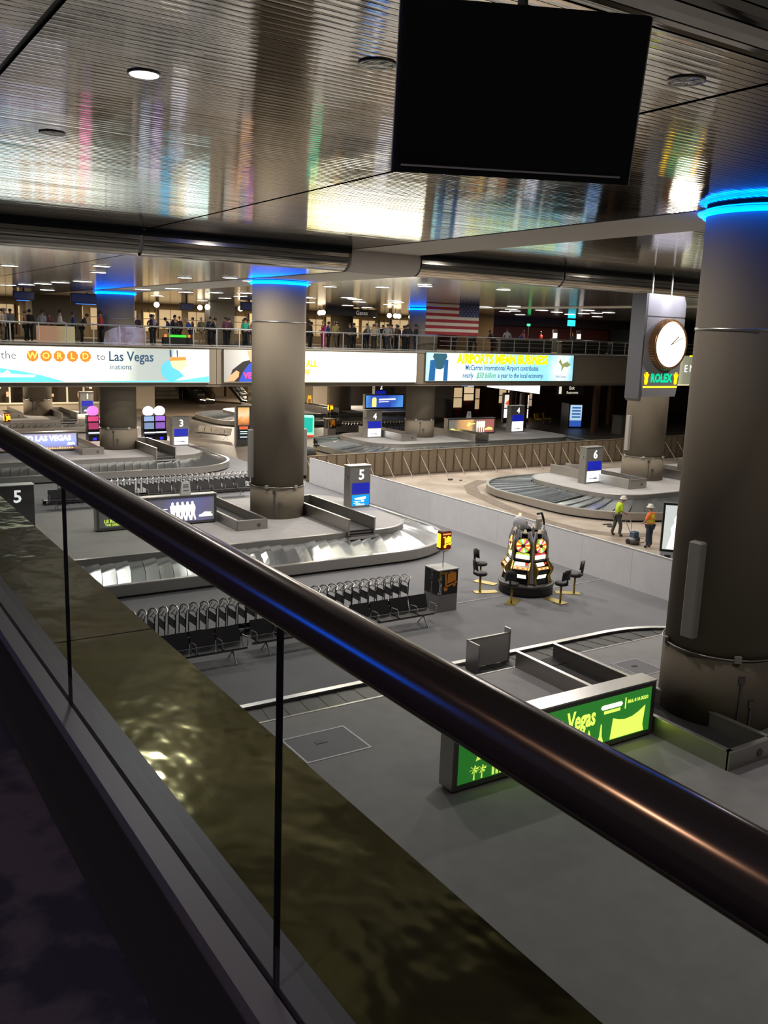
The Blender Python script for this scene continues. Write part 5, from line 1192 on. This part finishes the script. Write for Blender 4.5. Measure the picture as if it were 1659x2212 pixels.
def escalator(x, y, rise, run, label, rz=0):
    t = thing('escalator', label, 'escalator', (x, y, 0), rz)
    MB().prism_x([(0, 0), (.8, 0), (run, rise - .5), (run, rise + .2), (.8, .45), (0, .45)], -.7, .7).build('truss', steel_dk, t)
    for sx_ in (-.62, .62):
        MB().prism_x([(0, .45), (.8, .45), (run, rise + .2), (run, rise + 1.05), (.8, 1.3), (0, 1.25)], sx_ - .02, sx_ + .02).build('side_glass', glass, t)
        MB().tube([(sx_, -.1, .6), (sx_, -.1, 1.1), (sx_, .1, 1.3), (sx_, .8, 1.35), (sx_, run, rise + 1.1)], .06, 6).build('handrail', black, t)
        MB().box(sx_ - .05, sx_ + .05, 0, .9, .4, .5).build('light_line', warm_l, t)
    for k in range(12):
        a = k / 12; y_ = .8 + (run - .8) * a; z_ = .2 + (rise - .2) * a
        MB().box(-.5, .5, y_, y_ + (run - .8) / 12, z_, z_ + rise / 12 * .9).build('step', steel, t)
escalator(38.6, 96.0, 5.4, 9.5, 'left escalator with pale glowing balustrade behind the pale banner', R(14))
escalator(43.2, 95.0, 5.4, 9.5, 'right escalator with yellow edge behind the man on the banner', R(8))
struct(MB().box(39.6, 39.9, 98, 107, 0, 4.8).box(45, 57, 106.4, 106.8, 0, 4.8).build('wall_panel', mat('brown_board', (.22, .14, .07), .7)), 'brown walls beside the escalators')
# shops right of centre: store fronts on Y=74.6
sf = empty_s('wall_back', 'dark shop fronts with lit windows under the cyan banner')
MB().box(50, 57, 86, 86.3, 0, 4.85).build('wall_panel', dark_wall, sf)
SG = [glow('shop_lit_%d' % i, c, 1.0) for i, c in enumerate([(.55, .40, .22), (.70, .52, .30), (.45, .30, .17)])]
for i, (a, b, z0, z1) in enumerate([(56.6, 57.7, 1.2, 3.2), (57.9, 59.2, 1.9, 3.3), (59.4, 60.0, 1.0, 3.1), (62.6, 63.6, 1.6, 3.2), (63.8, 65.0, 1.0, 2.9), (65.9, 67.3, 1.2, 2.7)]):
    MB().box(a, b, 74.85, 74.95, z0, z1).build('lit_pane', SG[i % 3], sf)
    MB().box(a - .12, a, 74.8, 74.98, .2, 3.5).box(b, b + .12, 74.8, 74.98, .2, 3.5).box(a, b, 74.8, 74.98, (z0 + z1) / 2 - .04, (z0 + z1) / 2 + .04).build('window_frame', mat('frame_bronze', (.08, .05, .03), .5, .4), sf)
for i, (x, y) in enumerate([(55.6, 64.5), (59.3, 67.0), (62.2, 60.4), (70, 66), (77, 68)]):
    o = struct(MB().box(x - .22, x + .22, y - .22, y + .22, 0, 4.85).build('trim', mat('bronze_post', (.11, .05, .025), .6)), 'slim red brown post under the far balcony')
lt = thing('light_box_sign', 'overexposed white slanting light box below the cyan banner', 'sign', (51.8, 60, 3.6))
MB().prism_y([(-3.0, .68), (3.0, .05), (3.05, 1.22), (-3.0, 1.22)], 0, .2).build('casing', steel_dk, lt); MB().prism_y([(-2.95, .72), (2.97, .10), (2.97, 1.18), (-2.95, 1.18)], -.02, -.001).build('lit_face', glow('box_white', (1, 1, 1), 2.2), lt)
MB().prism_y([(-1.7, .98), (-1.3, 1.18), (-.7, 1.18), (-.9, .95)], -.03, -.021).build('printed_mark', glow('mark_red', (.8, .1, .15), 1), lt)
lt = thing('light_box_sign', 'small multicoloured light box just under the cyan banner', 'sign', (44.2, 58, 4.35))
MB().prism_y([(-1.9, .36), (1.9, .05), (1.9, .50), (-1.9, .50)], 0, .15).build('casing', steel_dk, lt)
for k, c in enumerate([(.9, .9, .8), (.1, .6, .3), (.1, .3, .9), (.7, .8, 1)]): MB().box(-.9 + k * .65, -.3 + k * .65, -.02, -.001, .24 - k * .03, .48).build('printed_block', glow('multi_%d' % k, c, 1.2), lt)
for i, (x, y, lb, c) in enumerate([(60.2, 70.5, 'tall lit poster stand showing pale and red panels, left of post 4', (1, .93, .85)), (61.9, 69.8, 'second lit poster stand right beside the first, nearer post 4', (.95, .9, .85))]):
    t = thing('poster_stand', lb, 'sign', (x, y, 0), R(12)); MB().box(-.65, .65, 0, .25, 0, 3.0).build('case', steel_dk, t)
    MB().box(-.55, .55, -.02, 0, 1.5, 2.8).build('upper_poster', glow('poster_a%d' % i, c, .9), t); MB().box(-.55, .55, -.02, 0, .5, 1.4).build('lower_poster', glow('poster_b%d' % i, (1, .95, .9), 1.2), t)
    MB().prism_y([(-.5, 1.9), (.1, 2.3), (.5, 2.0), (.1, 1.75)], -.03, -.021).build('printed_shape', glow('poster_red', (.7, .12, .05), 1), t)
vm = thing('vending_machine', 'dark vending machine with glowing blue front in the shadowed right hall', 'vending machine', (63.6, 64.3, 0), R(-18))
MB().box(-.75, .75, 0, 1.7, 0, 2.35).build('cabinet', mat('vending_black', (.02, .02, .025), .4), vm); MB().box(-.62, .62, -.02, 0, .75, 2.25).build('lit_front', glow('vend_pale', (.55, .8, 1), .8), vm)
MB().box(-.62, .62, -.02, 0, .15, .72).build('lower_panel', glow('vend_blue', (.03, .10, .45), 1), vm)
for z in (1.0, 1.3, 1.6, 1.9): 
    MB().box(-.42, .5, -.03, -.021, z, z + .16).build('product_row', glow('vend_navy', (.05, .13, .40), 1), vm)
for i, (x, y) in enumerate([(61.3, 69.2), (62.9, 68.6), (64.2, 68.9)]):
    t = thing('yellow_chair', ['left of the three yellow chairs in the dark right hall', 'middle yellow chair in the dark right hall', 'right yellow chair in the dark right hall'][i], 'chair', (x, y, 0), R(20 * i))
    ym = mat('yellow_shell', (.60, .40, .01), .5); MB().prism_x([(-.4, .45), (.35, .42), (.5, 1.0), (.42, 1.02), (.3, .52), (-.4, .55)], -.42, .42).build('shell', ym, t)
    for a, b in ((-.3, -.3), (.3, -.3), (-.3, .3), (.3, .3)): MB().box(a - .03, a + .03, b - .03, b + .03, 0, .45).build('leg', steel_dk, t)
bg = thing('pale_counter', 'pale low counter block beside the clock column in the dark right hall', 'counter', (66.0, 58.5, 0)); MB().box(-2.2, 1.6, 0, 1.2, 0, 1.7).build('counter_body', mat('counter_grey', (.16, .15, .14), .7), bg); MB().box(-2.25, 1.65, -.05, 1.25, 1.7, 1.76).build('counter_top', steel_dk, bg)
# fascia, lit soffit lines and lettering right of the banners
for i, (x, y, L_, rz) in enumerate([(51.5, 58, 9, -4), (57.8, 57.2, 5, -4), (61.5, 60, 5, -4), (70, 60, 8, -3), (56, 62, 5, -4)]):
    t = thing('soffit_light', ['long warm light line under the balcony right of the cyan banner', 'short warm light line left of the clock tower', 'second short warm light line left of the clock tower', 'warm light line right of the clock tower', 'dim light line under the balcony behind the cyan banner'][i], 'light', (x, y, 4.79), R(rz))
    MB().box(0, L_, -.06, .06, -.05, 0).build('tube', glow('soffit_glow', (1, .82, .5), 1.5), t); MB().box(-.05, L_ + .05, -.09, .09, -.0, .02).build('housing', steel_dk, t)
t = thing('lettered_panel', 'lit olive panel with spaced letters EN between clock tower and foreground column', 'sign', (65.7, 53.3, 4.9))
t.scale = (.89,) * 3
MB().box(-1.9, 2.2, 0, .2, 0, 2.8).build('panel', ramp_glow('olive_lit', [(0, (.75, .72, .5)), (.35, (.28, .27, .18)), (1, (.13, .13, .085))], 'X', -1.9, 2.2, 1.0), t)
txt('E N', 1.0, (.35, -.02, 1.55), glow('ad_white', (.95, .96, 1), 1.5), t); MB().box(.2, 2.2, -.03, 0, 2.75, 2.88).build('light_strip', yellow_l, t); MB().box(-1.9, .5, -.03, 0, -.05, .03).build('lower_strip', glow('soffit_glow', (1, .82, .5), 1.5), t)
# hung by two rods from the soffit
t = thing('exit_sign', 'small white lettered direction sign hung under the right balcony', 'sign', (59.0, 60.5, 3.5)); MB().box(-1.6, 1.6, 0, .15, 0, .95).build('board', dark_wall, t)
MB().tube([(-1.3, .07, .9), (-1.3, .07, 1.35)], .03, 6).build('hanger', black, t); MB().tube([(1.3, .07, .9), (1.3, .07, 1.35)], .03, 6).build('hanger', black, t)
txt('Exit', .42, (.1, -.02, .65), glow('sign_white_dim', (.8, .75, .6), 1), t); txt('Restrooms', .32, (.2, -.02, .25), glow('sign_white_dim', (.8, .75, .6), 1), t); MB().box(-1.45, -1.15, -.02, 0, .15, .8).build('pictogram', glow('sign_white_dim', (.8, .75, .6), 1), t)
t = thing('wall_lettering', 'dark lettering strip on the tan balcony fascia left of the clock tower', 'sign', (61.6, BY - .02, 5.5)); MB().box(-1.6, 1.8, 0, .03, 0, .3).build('letter_band', mat('band_dark', (.035, .03, .025), .6), t)
# ad totem, far slot machines, stool, bin
t = thing('advert_totem', 'free standing advert totem with orange picture left of the centre column', 'sign', (27.4, 61.4, 0), R(-6)); MB().bbox(-.62, .62, 0, .5, 0, 2.9, .03).build('totem_body', mat('totem_grey', (.17, .17, .18), .4, .3), t)
MB().box(-.5, .36, -.02, 0, 1.5, 2.8).build('picture', ramp_glow('totem_orange', [(0, (.25, .05, .02)), (.3, (1.0, .35, .05)), (.6, (1.2, .8, .5)), (1, (.9, .45, .1))], 'Z', 1.5, 2.8, 1.0, (2, .6)), t)
MB().box(-.5, .36, -.02, 0, .45, 1.45).build('dark_panel', glow('totem_black', (.01, .01, .012), 1), t); MB().box(-.4, .26, -.03, -.021, 1.2, 1.42).build('caption', glow('totem_red', (.8, .15, .05), 1), t)
for z in (.6, .85, 1.0): MB().box(-.35, .2, -.03, -.021, z, z + .06).build('printed_line', glow('ad_ink_light', (.7, .95, 1), 1.3), t)
def far_slot(x, y, c1, c2, label, rz=0):
    t = thing('slot_machine', label, 'slot machine', (x, y, 0), rz)
    MB().prism_x([(-.5, .0), (-.5, .7), (-.35, .95), (-.25, 1.2), (-.25, 2.15), (.25, 2.15), (.25, 0)], -.42, .42).build('cabinet', black_g, t)
    g = MB().sphere((0, -.1, 2.45), (.42, .12, .36), 16, 8).build('round_topper', glow('topper_%s' % label[:6], c2, 1.6), t)
    MB().box(-.36, .36, -.27, -.25, 1.75, 2.1).build('top_screen', glow('slot_scr_a%s' % label[:4], c1, .9), t); MB().box(-.34, .34, -.30, -.26, 1.2, 1.65).build('reel_screen', glow('slot_scr_b%s' % label[:4], tuple(.5 * a for a in c1), 1.2), t)
    MB().box(-.38, .38, -.50, -.36, .92, 1.0).build('button_deck', glow('slot_deck_c', (.8, .85, 1), 1.2), t); MB().box(-.12, .12, -.52, -.5, .45, .62).build('blue_badge', glow('badge_blue', (.03, .03, 1), 1.2), t)
    MB().tube([(.46, 0, 1.0), (.52, -.05, 1.6)], .03, 5).build('lever', steel_top, t)
far_slot(17.2, 64.4, (.55, .05, .18), (1, .15, .5), 'pink topped slot machine left of the column by post 3')
far_slot(20.9, 63.6, (.35, .5, .8), (.9, .9, 1), 'left white topped slot machine right of the column by post 3')
far_slot(21.75, 63.7, (.45, .2, .85), (1, .85, 1), 'right violet slot machine beside the white topped one')
for i, (x, y, s, lb) in enumerate([(22.9, 62.4, 'black', 'person in black seated near the violet slot machine by post 3'), (23.5, 62.9, 'white', 'person in white seen beside the black clothed one near post 3')]):
    person(x, y, 0, R(200), 5, s, 'black', 'black', 1, lb, None, .95)
t = thing('slot_machine', 'green rimmed slot machine peeking out at the right of the centre column', 'slot machine', (28.7, 54.0, 0), R(-25))
MB().bbox(-.4, .4, 0, .6, 0, 1.6, .03).build('cabinet', mat('ivory_cab', (.45, .42, .34), .5), t); MB().bbox(-.42, .42, -.1, .3, 1.6, 2.9, .08).build('screen_case', glow('green_rim', (.25, 1, .5), 1.2), t); MB().box(-.33, .33, -.13, -.1, 1.75, 2.75).build('screen', glow('teal_screen', (.0, .35, .28), 1), t)
MB().box(-.4, .4, -.15, -.0, 1.5, 1.6).build('red_bar', glow('bill_red', (1, .05, .02), 1.1), t)
stool((30.1, 55.3, 0), R(120), 'black high backed stool beside the green rimmed slot machine')
t = thing('rounded_bin', 'dark rounded bin by the right foot of the centre column beyond the hoarding end', 'bin', (24.9, 46.8, 0)); MB().lathe(0, 0, [(.42, 0), (.5, .4), (.5, 1.5), (.42, 1.7), (.1, 1.8)], 16).build('bin_body', rubber, t, True); MB().lathe(0, 0, [(.30, 1.4), (.52, 1.45), (.52, 1.5), (.3, 1.52)], 16).build('bin_band', steel_dk, t)
t = thing('yellow_floor_sign', 'small yellow sign by the back wall above carousel 4', 'sign', (46.4, 87, 0)); MB().prism_y([(-.35, 0), (.35, 0), (.2, 1.6), (-.2, 1.6)], 0, .15).build('board', mat('sign_yellow', (.7, .42, .02), .6), t); MB().box(-.15, .15, -.02, 0, .6, 1.2).build('mark', mat('sign_dark', (.2, .1, .01), .6), t)
t = thing('open_rack', 'metal shelving rack with dark boxes against the back wall', 'rack', (42.0, 86.8, 0))
for z in (.2, .9, 1.6, 2.3): MB().box(-2, 2, 0, .6, z, z + .05).build('shelf', steel, t)
for x in (-2, 0, 2): MB().box(x - .04, x + .04, 0, .6, 0, 2.9).build('upright', steel_dk, t)
for k in range(5): MB().box(-1.8 + k * .8, -1.3 + k * .8, .1, .5, .95, 1.3 + .1 * (k % 2)).build('stored_box', dark_wall if k % 2 else steel_dk, t)
struct(MB().box(39.9, 57, 88.5, 88.8, 0, 4.85).build('wall_panel', mat('mid_wall', (.22, .185, .12), .7)), 'tan wall behind the rack above carousel 4')
struct(MB().box(47.5, 49.3, 88.3, 88.5, 0, 4.8).build('trim', cream_wall), 'pale door panel in the tan back wall')
# ------------------------------------------------------------------ upper level background
uw = empty_s('wall_back', 'warm lit upper back wall with window frames')
MB().box(-20, 64, 84, 84.3, 7.25, Z2).build('wall_panel', mat('upper_tan', (.34, .25, .14), .7, 0, noise=(.5, .3, (.24, .19, .12))), uw)
WG = glow('window_warm', (.62, .45, .24), .75); WG2 = glow('window_amber', (.95, .70, .32), .8); WFR = mat('window_bar', (.32, .26, .19), .6)
k = 0; x = 2.0
while x < 61:
    if not (18.0 < x < 20.5):
        wdt = 1.15 + .5 * ((k * 5) % 3); o_ = (k * 7) % 4
        MB().box(x, x + wdt, 83.9, 83.96, 7.9 + .25 * (o_ % 2), 9.6 + .1 * o_).build('lit_pane', WG2 if k % 5 == 2 else WG, uw)
        MB().box(x - .06, x, 83.82, 83.98, 7.4, 9.9).box(x + wdt, x + wdt + .06, 83.82, 83.98, 7.4, 9.9).box(x, x + wdt, 83.84, 83.98, 9.0, 9.06).box(x + wdt * .5 - .02, x + wdt * .5 + .02, 83.84, 83.98, 7.9, 9.9).build('window_frame', WFR, uw)
        x += wdt + .35 + .3 * (k % 2)
    else: x += 1.5
    k += 1
struct(MB().box(15.8, 19.6, 75.5, 80, 7.25, Z2).build('wall_left', grey_wall), 'plain grey block standing on the far balcony')
struct(MB().box(26.6, 28.6, 66.0, 67, 7.25, Z2).build('trim', grey_wall), 'plain grey pier on the far balcony left of the centre column')
struct(MB().box(52, 100, 71.8, 72.2, 7.25, 9.65).build('wall_right', red_wall), 'dark red wall behind the far check counters')
struct(MB().box(52, 100, 70.6, 72.2, 9.65, Z2).build('wall_right', dark_wall), 'dark bulkhead above the red wall')
struct(MB().box(51.4, 54.5, 66.5, 68.5, 7.25, Z2).build('trim', mat('ochre_pier', (.30, .20, .09), .7)), 'ochre pier right of the flag')
struct(MB().box(74.5, 80, 68, 71, 7.25, 9.7).build('wall_right', mat('green_grey', (.05, .065, .06), .7)), 'dark grey green wall block left of the clock tower')
def hung_tv(x, y, z, w_, h, label, on=False):
    t = thing('hanging_screen', label, 'screen', (x, y, z)); MB().box(-w_ / 2, w_ / 2, 0, .15, 0, h).build('casing', black, t)
    MB().box(-w_ / 2 + .05, w_ / 2 - .05, -.012, 0, .06, h - .05).build('screen', glow('scr_navy', (.008, .010, .03), 1), t); MB().cyl(0, .08, h, Z2 - z, .05, 8).build('mount_pole', black, t)
    if on: MB().box(-w_ / 2 * .7, w_ / 2 * .5, -.05, .0, -.06, -.02).build('blue_strip', glow('strip_blue', (.05, .25, 1), 1.3), t)
hung_tv(12.3, 61, 9.75, 1.25, .52, 'dark hanging screen at the far left above the crowd', True)
hung_tv(16.2, 61, 9.70, 2.1, .62, 'wide dark hanging screen left of the blue lit far column', True)
hung_tv(22.9, 61, 9.55, .95, .48, 'small dark hanging screen above the navy leaner')
hung_tv(27.6, 61, 9.72, 1.4, .6, 'dark hanging screen touching the left side of the centre column')
t = thing('direction_sign', 'long dark hanging sign reading Casinos right of the centre column', 'sign', (38.2, 64.5, 9.72)); MB().prism_y([(-2.6, .08), (2.4, 0), (2.4, .56), (-2.3, .68)], 0, .3).build('board', mat('board_black', (.02, .018, .016), .5), t)
txt('Gates', .48, (.85, -.01, .28), glow('gates_dim', (.30, .28, .26), 1), t); MB().tube([(-1.5, .15, .6), (-1.5, .15, Z2 - 9.72)], .03, 6).tube([(1.5, .15, .5), (1.5, .15, Z2 - 9.72)], .03, 6).build('hanger', black, t)
t['label'] = 'long dark hanging sign reading Gates right of the centre column'
gp = None
for i, (x, y, z) in enumerate([(35.2, 64, 9.9), (36.0, 66, 9.9), (40.9, 65.5, 9.9), (41.4, 64, 9.9), (42.2, 64.3, 9.9), (43.0, 65, 9.9), (44.9, 66, 9.9), (21.8, 64, 9.9), (25.6, 64, 9.9), (28.2, 64, 9.9), (26.2, 67, 9.9)]):
    if gp is None:
        gp = thing('globe_lamp', 'round glowing globe lamp hung over the far crowd', 'lamp', (x, y, z), 0, 'globe lamps over the far balcony')
        MB().sphere((0, 0, 0), .20, 12, 8).build('globe', glow('globe_glow', (1, .85, .6), 3.5), gp, True); MB().cyl(0, 0, .18, .50, .02, 6).build('stem', black, gp)
    else:
        c = copy_tree(gp); c.location = (x, y, z)
for i, (x, y, z, c, lb) in enumerate([(61.9, 64, 9.72, (.02, .75, 1), 'bright cyan square screen on a thin pole under the red wall'), (56.6, 64, 9.55, (.02, .9, .25), 'small green sign on a thin pole under the red wall')]):
    s = .45 if i == 0 else .16
    t = thing('pole_screen', lb, 'screen', (x, y, 7.25)); MB().box(-s, s, 0, .1, z - 7.25, z - 7.25 + s * 1.2).build('lit_screen', glow('pole_scr_%d' % i, c, 2.2), t); MB().cyl(0, .05, 0, z - 7.25, .03, 6).build('pole', steel_dk, t)
d = bpy.data.lights.new('blue_screen_lamp', 'POINT'); d.energy = 60; d.color = (.03, .05, 1); d.shadow_soft_size = .2
o = bpy.data.objects.new('blue_screen_lamp', d); C.objects.link(o); o.location = (62.6, 64.6, 10.0)
for i, (x, y) in enumerate([(59.2, 63.2), (62.0, 63.0)]):
    t = thing('check_kiosk', ['left of two grey kiosks with white screens under the red wall', 'right of two grey kiosks with white screens under the red wall'][i], 'kiosk', (x, y, 7.25)); MB().bbox(-.35, .35, 0, .4, 0, 1.25, .03).build('cabinet', mat('kiosk_dark', (.07, .08, .08), .5), t)
    MB().bbox(-.3, .3, .05, .2, 1.25, 2.1, .05).build('head', steel_dk, t); MB().box(-.24, .24, .03, .05, 1.3, 1.75).build('screen', glow('kiosk_w', (1, .98, .95), 1.6), t)
for i, (x0, x1) in enumerate([(50.6, 56.4), (57.6, 63.2), (64.0, 70)]):
    t = thing('check_counter', ['long dark counter left of the two white screened kiosks', 'counter standing below the two white screened kiosks', 'counter right of the cyan pole screen'][i], 'counter', (x0, 60.6, 7.25)); MB().box(0, x1 - x0, 0, .6, 0, 1.0).build('counter_front', mat('counter_dk', (.06, .055, .05), .6), t); MB().box(-.05, x1 - x0 + .05, -.05, .65, 1.0, 1.06).build('counter_top', mat('ctop', (.4, .38, .34), .4), t)
for i, (x, y) in enumerate([(30, 60.5), (33.4, 60.0), (40.5, 59.0), (11.5, 59.5), (20.5, 60.4), (24.8, 60.2)]):
    pass
t = thing('window_poster', 'orange and yellow poster hung inside the far railing above the word WORLD', 'poster', (12.4, BY + .18, 7.3)); MB().box(-1.0, 1.1, 0, .03, .02, .95).build('sheet', ramp_glow('poster_warm', [(0, (.55, .20, .05)), (.5, (.5, .22, .1)), (.7, (.55, .42, .15)), (1, (.6, .5, .25))], 'X', -1, 1.1, .7, (3, .3)), t)
t = thing('window_poster', 'violet and white cartoonish poster inside the far railing left of the blue lit column', 'poster', (16.2, BY + .18, 7.3))
t['label'] = 'violet and white printed poster inside the far railing before the blue lit column'
MB().prism_y([(-1.1, .0), (-1.0, .7), (-.5, .95), (.3, 1.05), (1.3, 1.0), (1.5, .5), (1.2, .0)], 0, .03).build('sheet', ramp_glow('poster_violet', [(0, (.03, .015, .03)), (.25, (.35, .3, .5)), (.45, (.16, .06, .18)), (.65, (.35, .33, .55)), (1, (.25, .10, .10))], 'X', -1, 1.5, .8, (2.5, .6)), t)
t = thing('led_sign', 'green lettered low sign inside the far railing above the word Vegas', 'sign', (19.6, BY + .3, 7.25)); MB().bbox(-.9, .9, 0, .3, 0, .55, .03).build('case', black, t); MB().box(-.55, .55, -.02, 0, .56, .70).build('green_text_strip', glow('led_green', (.05, .8, .05), 1.5), t)
for sx_ in (-.75, .72): MB().box(sx_ - .08, sx_ + .08, -.02, .02, .56, .72).build('amber_lamp', glow('amber_mid', (1, .35, .08), 1.2), t)

# turn every lettering curve into a mesh so that each word is an object of its own
bpy.context.view_layer.update()
dg = bpy.context.evaluated_depsgraph_get()
for o in [o for o in C.objects if o.type == 'FONT']:
    me = bpy.data.meshes.new_from_object(o.evaluated_get(dg)); me.name = 'lettering'
    n = bpy.data.objects.new('lettering', me); C.objects.link(n); n.parent = o.parent
    n.location = o.location; n.rotation_euler = o.rotation_euler; n.scale = o.scale
    cu = o.data; bpy.data.objects.remove(o); bpy.data.curves.remove(cu)

# tell the small downlights and globes apart by what they hang nearest to
LM = [('the centre column', 16.5, 33.65), ('the far left column', 16.6, 56.2), ('the hanging flag', 34.4, 46.0), ('the column left of the flag', 39.4, 56.2), ('the big clock tower', 44.0, 40.0), ('the red wall', 56.0, 68.0), ('the ivory ceiling block', 17.8, 27.0), ('the left edge', 8.0, 38.0), ('the Gates sign', 38.2, 64.5), ('the ochre pier', 53.0, 62.0), ('the grey pier', 27.6, 64.0), ('the grey wall block', 13.5, 60.0)]
def name_by_landmark(items, what):
    by = {}
    for o in items:
        l = min(LM, key=lambda m: math.hypot(o.location.x - m[1], o.location.y - m[2])); by.setdefault(l, []).append(o)
    for l, os_ in by.items():
        os_.sort(key=lambda o: math.hypot(o.location.x - l[1], o.location.y - l[2]))
        for k, o in enumerate(os_):
            o['label'] = (what + ' nearest to ' + l[0]) if k == 0 else '%s, %s nearest to %s' % (what, ordinal(k + 1), l[0])
name_by_landmark([o for o in C.objects if o.get('group') == 'lit downlights of the far low ceiling'], 'small lit ceiling downlight')
name_by_landmark([o for o in C.objects if o.get('group') == 'globe lamps over the far balcony'], 'glowing globe lamp over the far crowd')

t = thing('added_blue_screen', 'unseen blue glowing screen added beside the walkway to streak the handrail', 'screen', (-4.5, 8.5, 7.0), R(36))  # glowing screen out of view, put in for the blue handrail streak
MB().box(-.85, .85, 0, .12, .9, 1.95).build('casing', black, t)
MB().box(-.80, .80, -.012, 0, .95, 1.90).build('screen', glow('flight_screen_blue', (.0, .10, 1), 5), t)
MB().tube([(-.5, .15, 0), (-.5, .15, 1.6)], .035, 8).build('post', steel, t); MB().tube([(.5, .15, 0), (.5, .15, 1.6)], .035, 8).build('post', steel, t)
